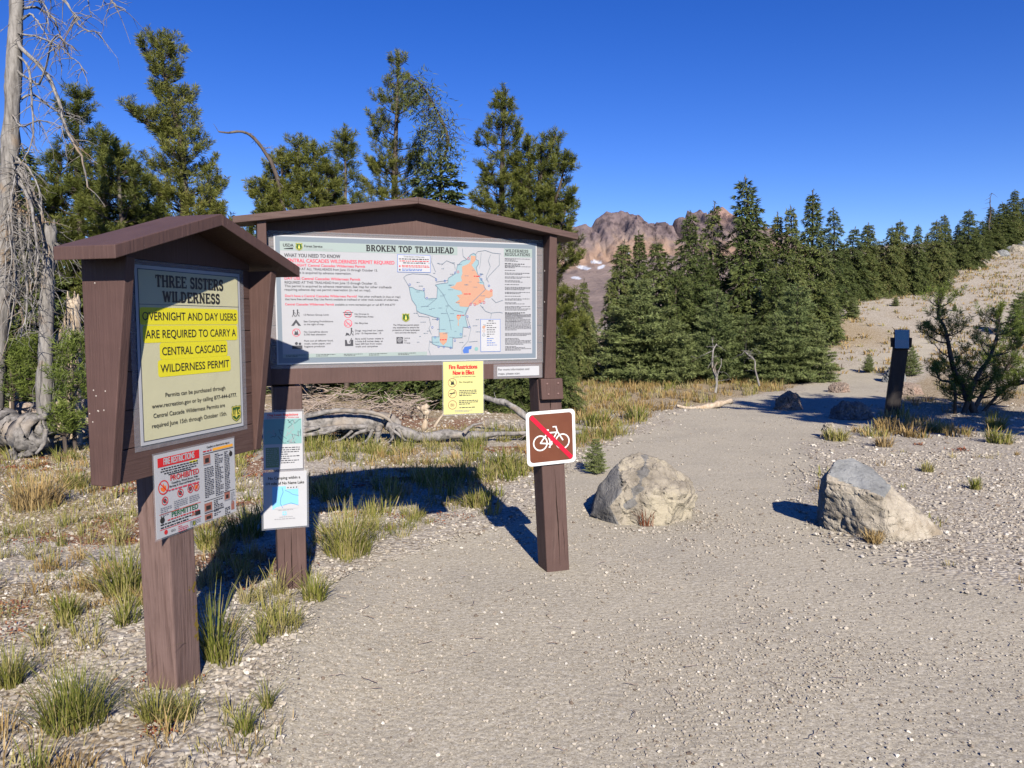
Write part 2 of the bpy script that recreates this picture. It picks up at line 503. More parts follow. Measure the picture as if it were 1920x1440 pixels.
def stonemat():
    m, t, b = new_mat("loose_stones")
    at_ = nd(t, "ShaderNodeAttribute", attribute_name="tint")
    c = ramp(t, at_.outputs['Fac'], [(0.0, (0.17, 0.13, 0.10)), (0.25, (0.33, 0.285, 0.23)), (0.7, (0.45, 0.40, 0.33)), (1.0, (0.62, 0.57, 0.50))])
    t.links.new(c, b.inputs['Base Color']); b.inputs['Roughness'].default_value = 0.95; b.inputs['Specular IOR Level'].default_value = 0.1
    return m
M['stones'] = stonemat()

def n3_v(t, v):
    n = nd(t, "ShaderNodeTexNoise"); n.inputs['Scale'].default_value = 3.0; n.inputs['Detail'].default_value = 4
    t.links.new(v, n.inputs['Vector']); return n.outputs['Color']
def rockmat(name, lo, mid, hi, patch, pscale=3.0, pt=0.55):
    m, t, b = new_mat(name)
    v = coords(t)
    n1 = noise_n(t, v, 4.0, 8, 0.68); n2 = noise_n(t, v, pscale, 5, 0.6); n3 = noise_n(t, v, 55.0, 3, 0.6)
    c = ramp(t, n1, [(0.3, lo), (0.52, mid), (0.75, hi)])
    c = mixc(t, ramp(t, n2, [(pt, (0, 0, 0)), (pt + 0.12, (1, 1, 1))]), c, patch)
    c = mixc(t, 0.5, c, ramp(t, n3, [(0.3, (0.72, 0.72, 0.72)), (0.6, (1, 1, 1))]), 'MULTIPLY')
    t.links.new(c, b.inputs['Base Color']); b.inputs['Roughness'].default_value = 0.93; b.inputs['Specular IOR Level'].default_value = 0.15
    vo = nd(t, "ShaderNodeTexVoronoi", feature='DISTANCE_TO_EDGE'); vo.inputs['Scale'].default_value = 7.0
    wv = nd(t, "ShaderNodeVectorMath", operation='MULTIPLY_ADD'); t.links.new(n3_v(t, v), wv.inputs[0]); wv.inputs[1].default_value = (.35, .35, .35); t.links.new(v, wv.inputs[2]); t.links.new(wv.outputs[0], vo.inputs['Vector'])
    ck = ramp(t, vo.outputs['Distance'], [(0.0, (0, 0, 0)), (0.05, (1, 1, 1))])
    p = bump(t, b, n1, 0.8, 0.035)
    p = bump(t, b, ck, 0.35, 0.012, p)
    bump(t, b, n3, 0.7, 0.008, p)
    return m
M['rock_tan'] = rockmat("tan_boulder", (0.15, 0.128, 0.102), (0.31, 0.27, 0.215), (0.41, 0.365, 0.295), (0.39, 0.34, 0.25), 2.2, 0.5)
M['rock_cream'] = rockmat("cream_boulder", (0.20, 0.17, 0.135), (0.40, 0.35, 0.28), (0.51, 0.455, 0.37), (0.28, 0.23, 0.17), 3.5, 0.56)
M['rock_grey'] = rockmat("blue_grey_rock_face", (0.15, 0.152, 0.15), (0.245, 0.248, 0.245), (0.32, 0.32, 0.31), (0.20, 0.205, 0.21), 5.0, 0.55)
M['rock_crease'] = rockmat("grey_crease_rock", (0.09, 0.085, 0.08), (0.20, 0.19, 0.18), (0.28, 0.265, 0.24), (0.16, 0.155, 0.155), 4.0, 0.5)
M['rock_brown'] = rockmat("brown_rock", (0.15, 0.11, 0.09), (0.28, 0.22, 0.18), (0.38, 0.31, 0.26), (0.33, 0.22, 0.17), 3.0, 0.55)
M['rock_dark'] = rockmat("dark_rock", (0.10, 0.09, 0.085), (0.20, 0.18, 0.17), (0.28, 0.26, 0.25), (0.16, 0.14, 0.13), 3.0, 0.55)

def colmat(name, bscale, bdist, rough=0.95):
    m, t, b = new_mat(name)
    at_ = nd(t, "ShaderNodeAttribute", attribute_name="col")
    v = coords(t, (bscale,) * 3)
    n = noise_n(t, v, 1.0, 8, 0.7)
    c = mixc(t, 0.6, at_.outputs['Color'], ramp(t, n, [(0.3, (0.6, 0.58, 0.6)), (0.65, (1.1, 1.1, 1.1))]), 'MULTIPLY')
    t.links.new(c, b.inputs['Base Color']); b.inputs['Roughness'].default_value = rough; b.inputs['Specular IOR Level'].default_value = 0.05
    bump(t, b, n, 0.8, bdist)
    return m
M['mountain'] = colmat("mountain_rock", 0.02, 25.0)

# ------------------------------------------------------------------ ground
PATH_PX = [(470, 1700), (500, 1440), (520, 1280), (590, 1130), (650, 1075), (800, 1020), (950, 985), (1000, 960), (1040, 900), (1120, 850), (1235, 800), (1270, 775), (1400, 752), (1490, 735), (1560, 717), (1640, 702), (1720, 694),
           (1760, 697), (1700, 716), (1660, 735), (1640, 760), (1600, 785), (1545, 812), (1510, 840), (1490, 880), (1500, 940), (1560, 1010), (1640, 1050), (1800, 1100), (2000, 1150), (2300, 1250), (2600, 1700)]
def flat(px, py):
    r = ray(px, py); t_ = -1.5 / r[2]
    return EYE[0] + r[0] * t_, EYE[1] + r[1] * t_
PATH = np.array([flat(*p) for p in PATH_PX])
PATH = np.vstack([PATH, [[6.0, 0.2], [4.0, -6.0], [-2.2, -6.0], [-1.0, 1.0]]])
def path_sd(x, y):
    """signed distance to the path outline, positive inside"""
    x = np.asarray(x, float); y = np.asarray(y, float)
    d = np.full(x.shape, 1e9); ins = np.zeros(x.shape, bool)
    n = len(PATH)
    for i in range(n):
        ax, ay = PATH[i]; bx, by = PATH[(i + 1) % n]
        ex, ey = bx - ax, by - ay
        tt = np.clip(((x - ax) * ex + (y - ay) * ey) / (ex * ex + ey * ey + 1e-12), 0, 1)
        d = np.minimum(d, np.hypot(x - ax - tt * ex, y - ay - tt * ey))
        cnd = (ay > y) != (by > y)
        with np.errstate(divide='ignore', invalid='ignore'):
            xi = ax + (y - ay) * ex / (ey if ey != 0 else 1e-9)
        ins ^= cnd & (x < xi)
    return np.where(ins, d, -d)

def axis_pts(a, b, st, lim0, lim1, g=1.13):
    c = list(np.arange(a, b + 1e-6, st))
    s = st; x = b
    while x < lim1: s *= g; x += s; c.append(x)
    s = st; x = a; l = []
    while x > lim0: s *= g; x -= s; l.append(x)
    return np.array(l[::-1] + c)
gx = axis_pts(-7.0, 8.0, 0.07, -3000, 3000)
gy = axis_pts(1.0, 15.0, 0.07, -400, 5000, 1.11)
XX, YY = np.meshgrid(gx, gy)
def zones(x, y):
    sd = path_sd(x, y)
    wob = 0.35 * (fbm(x * 1.4, y * 1.4, 21, 4) - 0.5) * np.clip(y / 6, 0.4, 2)
    soft = sstep(1.2, 2.6, x)
    pm = sstep(-0.22 - .55 * soft, 0.18 + .35 * soft, sd + wob * (1 + soft))
    left = sstep(0.0, 0.6, -sd + wob)
    lit = left * sstep(0.56, 0.70, fbm(x * 1.1, y * 1.1, 31, 4)) * np.where(x < 3, 1, 0.35)
    # needle litter under the trees
    lit = np.maximum(lit, 0.85 * sstep(9.5, 11.5, y + 1.0 * (fbm(x, y, 77, 2) - .5)) * sstep(0.5, -1.0, x) * (1 - pm))
    dry = left * sstep(10.5, 15, y + 3 * (fbm(x * .5, y * .5, 41, 3) - 0.5)) * sstep(24, 19, y) * sstep(13, 9, x)
    hillp = sstep(11, 15, x) * sstep(12, 20, y)
    dry = np.maximum(dry, hillp * (0.20 + 0.42 * sstep(0.35, 0.7, fbm(x * 0.35, y * 0.35, 51, 4))))
    dry = np.maximum(dry, sstep(21, 26, y) * 0.95 * (1 - hillp))
    dry = np.maximum(dry, 0.85 * left * sstep(0.42, 0.60, fbm(x * 0.8 + 9, y * 0.8, 61, 4)) * np.where(x < 1.2, 1, 0.3))
    return pm, lit, dry
pm, lit, dry = zones(XX.ravel(), YY.ravel())
ZZ = gh(XX.ravel(), YY.ravel()) - 0.012 * pm
gv = np.stack([XX.ravel(), YY.ravel(), ZZ], 1)
gc = np.stack([pm, lit, dry, np.ones_like(pm)], 1)
nx, ny = len(gx), len(gy)
ii, jj = np.meshgrid(np.arange(nx - 1), np.arange(ny - 1))
k0 = (jj * nx + ii).ravel()
gf = np.stack([k0, k0 + 1, k0 + nx + 1, k0 + nx], 1)
fc = gv[gf].mean(1)
onpath = (path_sd(fc[:, 0], fc[:, 1]) > 0)
def sub(mask, name):
    f = gf[mask]; u, inv = np.unique(f.ravel(), return_inverse=True)
    a = Acc(); a.add(gv[u], inv.reshape(-1, 4), 0.5, gc[u])
    o = a.build(name, M['ground'], None, True)
    return tag(o, kind='structure')
sub(~onpath, "ground")
sub(onpath, "path")

# ------------------------------------------------------------------ mountain (far ridge with scree and old snow)
def mountain():
    D = 2600.0
    RID = [(-200, 520), (300, 500), (620, 485), (860, 470), (985, 455), (1040, 436), (1062, 429), (1080, 426), (1097, 423), (1107, 428), (1117, 412), (1126, 407), (1135, 400), (1150, 402), (1163, 399), (1173, 401), (1180, 405), (1199, 408), (1205, 417), (1212, 423),
           (1228, 421), (1242, 427), (1254, 433), (1260, 415), (1270, 410), (1280, 411), (1284, 399), (1296, 402), (1308, 396), (1313, 405), (1323, 404), (1336, 395), (1349, 392), (1360, 400), (1368, 410), (1385, 417), (1410, 430), (1440, 452), (1500, 490), (1650, 530), (1900, 560), (2300, 580)]
    rx = np.array([(p[0] - 960) / FPX * D for p in RID])
    hz = 720 - FPX * math.tan(PITCH)
    rz = np.array([(hz - p[1]) / FPX * D * 1.003 for p in RID])
    xs = np.concatenate([np.arange(-2600, 0, 26), np.arange(0, 1000, 4.0), np.arange(1000, 2900, 26)])
    vs = np.concatenate([np.linspace(0, 1, 150), np.linspace(1.02, 1.6, 30)])
    X, Vv = np.meshgrid(xs, vs)
    ridge = np.interp(X, rx, rz)
    ridge = ridge + 9 * (fbm(X * 0.13, X * 0 + 3.1, 5, 4) - 0.5) * sstep(60, 200, ridge)
    Y = 900 + Vv * (D - 900)
    f = np.where(Vv <= 1, Vv, 1 - (Vv - 1) * 1.5)
    prof = np.where(f < 0.70, f * 0.55 / 0.70, 0.55 + 0.45 * ((np.maximum(f, 0.70) - 0.70) / 0.30) ** 0.8)
    Xp = X
    n_w = fbm(X * .01, Y * .006, 90, 3)
    gul = np.abs(fbm(X * 0.012 + 2 * fbm(X * .004, Y * .004, 88, 3), Y * 0.0022, 8, 5) - 0.5) * 2
    crag = (0.55 - np.abs(fbm(X * 0.045 + 3 * n_w, Y * 0.016, 15, 5) - 0.5) * 3.0) * .6 + 0.6 * (fbm(X * 0.11, Y * 0.03, 16, 4) - .5)
    amp = np.clip(f, 0, 1) * (1 - sstep(0.93, 1.0, Vv) * (1 - sstep(1.0, 1.05, Vv)))
    Z = ridge * prof + amp * (60 * (gul - 0.45) * sstep(0.35, 0.7, f) + 30 * crag * sstep(0.55, 0.85, f) + 40 * (fbm(X * .07, Y * .008, 44, 5) - .5) * sstep(.6, .85, f) + 14 * (gul - .5))
    Z = np.where(Vv < 1, np.minimum(Z, ridge * (1 - 0.55 * (1 - f))), Z)
    Z = Z - 20 * (1 - sstep(0, 0.05, f))
    n0 = fbm(X * 0.010, Y * 0.003, 71, 4); n1 = fbm(X * 0.05, Z * 0.07, 72, 5)
    C = np.zeros(X.shape + (3,))
    def mixa(c, m): C[:] = C * (1 - m[..., None]) + np.array(c) * m[..., None]
    mixa((0.265, 0.205, 0.178), np.ones_like(X))                                     # grey scree
    mixa((0.34, 0.262, 0.222), sstep(0.40, 0.66, n0))
    rel = Z / np.maximum(ridge, 30)
    mixa((0.42, 0.27, 0.185), sstep(0.40, 0.52, rel + 0.2 * (n0 - .5)) * sstep(0.72, 0.52, rel + 0.25 * (n1 - .5)) * sstep(0.40, 0.62, n0 + .08) * .8)
    mixa((0.235, 0.18, 0.178), sstep(0.60, 0.82, rel + 0.3 * (n1 - 0.5)))
    mixa((0.13, 0.10, 0.103), sstep(0.46, 0.62, n1) * sstep(0.72, 0.86, rel))
    mixa((0.42, 0.27, 0.21), sstep(620, 680, X) * sstep(0.78, 0.9, rel) * 0.8)
    dd = Y * CP - (Z - 1.5) * SP
    qx = 960 + FPX * X / dd; qy = 720 - FPX * (Y * SP + (Z - 1.5) * CP) / dd
    snow = np.zeros_like(X)
    wob = 10 * (n1 - 0.5)
    for cx, cy, ax, ay, sl_ in ((1094, 502, 13, 3.2, 0.12), (1118, 492, 11, 3.0, 0.1), (1127, 501, 7, 3.0, -0.4), (1080, 521, 9, 2.6, 0.1), (1176, 476, 4, 2.0, -0.6), (1062, 486, 7, 2.0, 0.1)):
        snow = np.maximum(snow, ((((qx - cx) / ax) ** 2 + ((qy - cy - sl_ * (qx - cx) + 0.25 * wob) / ay) ** 2) < 1).astype(float))
    mixa((0.72, 0.74, 0.78), snow * (Vv < 1))
    a = Acc()
    V = np.stack([Xp.ravel(), Y.ravel(), Z.ravel()], 1)
    nx_, ny_ = len(xs), len(vs)
    i_, j_ = np.meshgrid(np.arange(nx_ - 1), np.arange(ny_ - 1)); k = (j_ * nx_ + i_).ravel()
    F = np.stack([k, k + 1, k + nx_ + 1, k + nx_], 1)
    a.add(V, F, 0.5, np.concatenate([C.reshape(-1, 3), np.ones((len(V), 1))], 1))
    o = a.build("mountain", M['mountain'], None, True)
    tag(o, kind='structure')
mountain()

# ------------------------------------------------------------------ lettering
_txt = {}
def text_tris(s, bold):
    key = (s, bold)
    if key in _txt: return _txt[key]
    cu = bpy.data.curves.new("txt", 'FONT')
    cu.body = s; cu.size = 1.0; cu.resolution_u = 3
    cu.offset = 0.0
    o = bpy.data.objects.new("txt", cu)
    COL.objects.link(o)
    dg = bpy.context.evaluated_depsgraph_get()
    me = o.evaluated_get(dg).to_mesh()
    me.calc_loop_triangles()
    V = np.zeros(len(me.vertices) * 3); me.vertices.foreach_get("co", V); V = V.reshape(-1, 3)[:, :2].copy()
    F = np.zeros(len(me.loop_triangles) * 3, np.int32); me.loop_triangles.foreach_get("vertices", F); F = F.reshape(-1, 3).astype(np.int64)
    o.evaluated_get(dg).to_mesh_clear()
    bpy.data.objects.remove(o); bpy.data.curves.remove(cu)
    _txt[key] = (V, F)
    return V, F
CAPH = text_tris("H", False)[0][:, 1].max()

# slab-serif capitals drawn with strokes: (polyline, weight, start serif, end serif)
def arc(cx, cy, rx, ry, a0, a1, n=9):
    return [(cx + rx * math.cos(math.radians(a0 + (a1 - a0) * i / n)), cy + ry * math.sin(math.radians(a0 + (a1 - a0) * i / n))) for i in range(n + 1)]
SER = {
 'T': (0.74, [([(.37, 0), (.37, 1)], 1, 1, 0), ([(.03, .96), (.71, .96)], .6, 0, 0), ([(.05, .74), (.05, .97)], .5, 0, 0), ([(.69, .74), (.69, .97)], .5, 0, 0)]),
 'H': (0.86, [([(.17, 0), (.17, 1)], 1, 1, 1), ([(.69, 0), (.69, 1)], 1, 1, 1), ([(.17, .52), (.69, .52)], .6, 0, 0)]),
 'R': (0.82, [([(.17, 0), (.17, 1)], 1, 1, 1), ([(.17, .96), (.40, .96)] + arc(.40, .73, .22, .23, 90, -90) + [(.17, .50)], .75, 0, 0), ([(.42, .50), (.68, 0)], 1, 0, 1)]),
 'E': (0.74, [([(.17, 0), (.17, 1)], 1, 1, 1), ([(.1, .96), (.66, .96)], .6, 0, 0), ([(.17, .52), (.5, .52)], .6, 0, 0), ([(.1, .04), (.68, .04)], .6, 0, 0), ([(.65, .76), (.65, .98)], .5, 0, 0), ([(.67, .02), (.67, .26)], .5, 0, 0), ([(.5, .42), (.5, .62)], .4, 0, 0)]),
 'S': (0.66, [(arc(.33, .74, .21, .22, 25, 270, 12)[:-1] + arc(.33, .27, .23, .24, 90, -155, 12), .85, 0, 0), ([(.56, .72), (.56, .98)], .4, 0, 0), ([(.08, .02), (.08, .28)], .4, 0, 0)]),
 'I': (0.36, [([(.18, 0), (.18, 1)], 1, 1, 1)]),
 'W': (1.14, [([(.12, 1), (.34, .02)], 1, 1, 0), ([(.34, .02), (.57, .95)], .7, 0, 0), ([(.57, .95), (.80, .02)], 1, 0, 0), ([(.80, .02), (1.02, 1)], .7, 0, 1)]),
 'L': (0.70, [([(.17, 0), (.17, 1)], 1, 1, 1), ([(.1, .04), (.66, .04)], .6, 0, 0), ([(.64, .02), (.64, .28)], .5, 0, 0)]),
 'D': (0.84, [([(.17, 0), (.17, 1)], 1, 1, 1), ([(.08, .96), (.34, .96)] + arc(.34, .5, .36, .46, 90, -90, 12) + [(.08, .04)], .8, 0, 0)]),
 'N': (0.88, [([(.17, 0), (.17, 1)], .7, 1, 1), ([(.17, .98), (.70, .02)], 1, 0, 0), ([(.70, 0), (.70, 1)], .7, 0, 1)]),
 'B': (0.78, [([(.17, 0), (.17, 1)], 1, 1, 1), ([(.08, .96), (.38, .96)] + arc(.38, .74, .20, .22, 90, -90) + [(.17, .52)], .75, 0, 0), ([(.38, .52)] + arc(.40, .28, .24, .24, 90, -90) + [(.08, .04)], .75, 0, 0)]),
 'O': (0.86, [(arc(.43, .5, .33, .47, 0, 360, 20), .9, 0, 0)]),
 'K': (0.88, [([(.17, 0), (.17, 1)], 1, 1, 1), ([(.20, .42), (.66, 1)], .65, 0, 1), ([(.36, .58), (.72, 0)], 1, 0, 1)]),
 'P': (0.76, [([(.17, 0), (.17, 1)], 1, 1, 1), ([(.08, .96), (.38, .96)] + arc(.38, .71, .23, .25, 90, -90) + [(.17, .46)], .75, 0, 0)]),
 'A': (0.86, [([(.10, 0), (.42, 1)], .65, 1, 0), ([(.42, 1), (.76, 0)], 1, 0, 1), ([(.22, .33), (.64, .33)], .55, 0, 0)]),
 'G': (0.84, [(arc(.43, .5, .33, .47, 40, 330, 16), .9, 0, 0), ([(.74, .08), (.74, .42)], .8, 0, 0), ([(.52, .43), (.84, .43)], .45, 0, 0), ([(.70, .70), (.70, .97)], .45, 0, 0)]),
 'U': (0.86, [([(.17, 1), (.17, .34)] + arc(.42, .34, .25, .31, 180, 360, 10) + [(.67, 1)], .9, 1, 1)]),
}

def own(f):
    """everything one call prints becomes one part"""
    def w(self, *a, **k):
        top = self.g == 0
        if top: self.gn += 1; self.g = self.gn
        r = f(self, *a, **k)
        if top: self.g = 0
        return r
    return w

class Sheet:
    """a printed sheet: local X right, Y up, Z out of the front; sizes in metres"""
    def __init__(self, name, label, cat, w, h, mw, m, thick=0.0012, corner=0.0, curl=0.0, group=None):
        bm = bmesh.new()
        bm_box(bm, 0, w, 0, h, -thick, 0, 0)
        self.o = obj_bm(name, bm, m)
        self.o.matrix_world = mw
        tag(self.o, label, cat, group)
        self.w, self.h = w, h
        self.parts = {}
        self.k = 0; self.g = 0; self.gn = 0
    def put(self, part, m, V2, F, layer):
        self.k += 1
        a = self.parts.setdefault((part, m, self.g), Acc())
        V2 = np.asarray(V2, float)
        z = 0.0005 + layer * 0.0006 + (self.k % 20) * 0.00002
        a.add(np.column_stack([V2, np.full(len(V2), z)]), F)
    def rect(self, x0, y0, x1, y1, m, part='panel_marking', layer=0):
        own_ = self.g == 0 and part in ('panel_marking', 'heading_marking', 'border_marking', 'highlight_marking', 'rule_marking')
        if own_: self.gn += 1; self.g = self.gn
        self.put(part, m, [(x0, y0), (x1, y0), (x1, y1), (x0, y1)], [[0, 1, 2, 3]], layer)
        if own_: self.g = 0
    @own
    def frame(self, x0, y0, x1, y1, t, m, part='border_marking', layer=1):
        self.rect(x0, y0, x1, y0 + t, m, part, layer); self.rect(x0, y1 - t, x1, y1, m, part, layer)
        self.rect(x0, y0 + t, x0 + t, y1 - t, m, part, layer); self.rect(x1 - t, y0 + t, x1, y1 - t, m, part, layer)
    def poly(self, pts, m, part='picture_marking', layer=1):
        from mathutils.geometry import tessellate_polygon
        tr = tessellate_polygon([[Vector((p[0], p[1], 0)) for p in pts]])
        F = []
        P = np.asarray(pts, float)
        for a, b_, c_ in tr:
            cr = np.cross(np.append(P[b_] - P[a], 0), np.append(P[c_] - P[a], 0))[2]
            F.append([a, b_, c_] if cr > 0 else [a, c_, b_])
        self.put(part, m, P, F, layer)
    def disc(self, cx, cy, r, m, part='picture_marking', layer=1, n=20):
        self.poly([(cx + r * math.cos(2 * math.pi * i / n), cy + r * math.sin(2 * math.pi * i / n)) for i in range(n)], m, part, layer)
    def line(self, pts, wd, m, part='picture_marking', layer=2, closed=False):
        P = np.asarray(pts, float)
        if closed: P = np.vstack([P, P[:1]])
        for i in range(len(P) - 1):
            d = P[i + 1] - P[i]; L = np.hypot(*d)
            if L < 1e-6: continue
            d = d / L; nrm = np.array([-d[1], d[0]]) * wd / 2; e = d * wd * 0.22
            self.put(part, m, [P[i] - nrm - e, P[i + 1] - nrm + e, P[i + 1] + nrm + e, P[i] + nrm - e], [[0, 1, 2, 3]], layer)
    def ring(self, cx, cy, r, wd, m, part='symbol_marking', layer=2, n=22, slash=None):
        th = np.arange(n) * 2 * math.pi / n
        c, s = np.cos(th), np.sin(th)
        V = np.vstack([np.column_stack([cx + (r - wd) * c, cy + (r - wd) * s]), np.column_stack([cx + r * c, cy + r * s])])
        i = np.arange(n); j = (i + 1) % n
        self.put(part, m, V, np.stack([i, i + n, j + n, j], 1), layer)
        if slash is not None:
            a = math.radians(slash)
            self.line([(cx - r * .93 * math.cos(a), cy - r * .93 * math.sin(a)), (cx + r * .93 * math.cos(a), cy + r * .93 * math.sin(a))], wd * .9, m, part, layer + 1)
    @own
    def text(self, s, x0, x1, y, cap, m, bold=False, part='lettering', layer=3):
        V, F = text_tris(s, False)
        V = V.copy()
        lo, hi = V[:, 0].min(), V[:, 0].max()
        sx = (x1 - x0) / (hi - lo) if x1 is not None else cap / CAPH
        V[:, 0] = x0 + (V[:, 0] - lo) * sx
        V[:, 1] = y + V[:, 1] * cap / CAPH
        bw = (.035 if bold is True else float(bold) * 2.2) * cap
        if bw > 0:
            for dx, dy in ((-bw, 0), (bw, 0), (0, bw * .6)): self.put(part, m, V + [dx, dy], F, layer)
        else: self.put(part, m, V, F, layer)
    @own
    def serif(self, s, x0, x1, y, cap, m, wt=0.15, part='lettering', layer=3):
        adv = []; x = 0
        for ch in s:
            adv.append(x); x += 0.42 if ch == ' ' else SER[ch][0] + 0.05
        sx = (x1 - x0) / x
        for ch, ax in zip(s, adv):
            if ch == ' ': continue
            for pl, wk, s0, s1 in SER[ch][1]:
                P = [(x0 + (ax + q[0]) * sx, y + q[1] * cap) for q in pl]
                self.line(P, wt * wk * (0.5 * cap + 0.5 * sx), m, part, layer)
                for q, f in ((P[0], s0), (P[-1], s1)):
                    if f:
                        up = q[1] > y + cap * 0.5
                        yy = y + cap * 0.965 if up else y + cap * 0.035
                        self.line([(q[0] - 0.16 * sx, yy), (q[0] + 0.16 * sx, yy)], cap * 0.085, m, part, layer)
    def dashes(self, x0, x1, y, h, m, seed=0, fill=1.0, part='small_lettering', layer=3):
        """one line of print too small to read in the photo"""
        rg = random.Random(seed * 7919 + int(y * 10000) + int(x0 * 1000))
        x = x0; end = x0 + (x1 - x0) * fill
        while x < end - h:
            wd = min(rg.uniform(1.2, 4.2) * h, end - x)
            self.rect(x, y, x + wd, y + h * rg.uniform(.75, 1.0), m, part, layer)
            x += wd + h * 0.75
    @own
    def block(self, x0, x1, ytop, n, pitch, h, m, seed=0):
        rg = random.Random(seed)
        for i in range(n):
            self.dashes(x0, x1, ytop - i * pitch - h, h, m, seed + i, 1.0 if (i < n - 1 and rg.random() < 0.8) else rg.uniform(.4, .9))
    @own
    def shield(self, cx, cy, r, us=True):
        k = r
        P = [(-.82, .72), (-.55, .82), (-.3, .74), (0, .86), (.3, .74), (.55, .82), (.82, .72), (.72, .35), (.84, -.1), (.74, -.55), (.4, -.8), (0, -.98), (-.4, -.8), (-.74, -.55), (-.84, -.1), (-.72, .35)]
        self.poly([(cx + p[0] * k, cy + p[1] * k) for p in P], M['shield_g'], 'emblem_marking', 4)
        self.line([(cx + p[0] * k * .88, cy + p[1] * k * .88) for p in P], k * .07, M['shield_y'], 'emblem_marking', 5, True)
        self.poly([(cx - .26 * k, cy - .42 * k), (cx + .26 * k, cy - .42 * k), (cx + .10 * k, cy - .05 * k), (cx + .16 * k, cy - .05 * k), (cx, cy + .5 * k), (cx - .16 * k, cy - .05 * k), (cx - .10 * k, cy - .05 * k)], M['shield_y'], 'emblem_marking', 5)
        self.rect(cx - .05 * k, cy - .6 * k, cx + .05 * k, cy - .42 * k, M['shield_y'], 'emblem_marking', 5)
        if us:
            self.text("U", cx - .66 * k, cx - .26 * k, cy - .3 * k, .62 * k, M['shield_y'], True, 'emblem_marking', 6)
            self.text("S", cx + .26 * k, cx + .66 * k, cy - .3 * k, .62 * k, M['shield_y'], True, 'emblem_marking', 6)
    def film(self, mx=0.012, my=0.012):
        a = Acc()
        a.add([(-mx, -my, -0.0022), (self.w + mx, -my, -0.0022), (self.w + mx, self.h + my, -0.0022), (-mx, self.h + my, -0.0022)], [[0, 1, 2, 3]])
        a.build("plastic_sleeve", M['film'], self.o)
    def done(self):
        for (part, m, g_), a in self.parts.items():
            o = a.build(part, m, self.o)
        return self.o

def sheet_matrix(C, yaw, u, n, z, roll=0.0, k=1.0):
    """origin = lower left corner of the sheet, in a board's own measures (along, out, up)"""
    uu = Vector((math.sin(yaw), math.cos(yaw), 0)); nn = Vector((math.cos(yaw), -math.sin(yaw), 0)); zz = Vector((0, 0, 1))
    o = Vector(C) + (uu * u + nn * n + zz * z) * k
    X = uu * math.cos(roll) + zz * math.sin(roll); Y = zz * math.cos(roll) - uu * math.sin(roll)
    return Matrix(((X.x * k, Y.x * k, nn.x * k, o.x), (X.y * k, Y.y * k, nn.y * k, o.y), (X.z * k, Y.z * k, nn.z * k, o.z), (0, 0, 0, 1)))

# ------------------------------------------------------------------ small kiosk (left, near)
KA = 0.933
CA = (-1.375 * KA, 3.038 * KA, 1.5 - 1.5 * KA); YA = math.radians(17.2)
CB = (0.227, 4.568, 0.0); YB = math.radians(69.6)

def nails(bm, pts, axis, off, r=0.0045):
    for (a, b_) in pts:
        p = {'x': (off, a, b_), 'y': (a, off, b_)}[axis]
        bmesh.ops.create_icosphere(bm, subdivisions=1, radius=r, matrix=Matrix.Translation(p) @ Matrix.Diagonal((0.4 if axis == 'x' else 1, 0.4 if axis == 'y' else 1, 1, 1)))

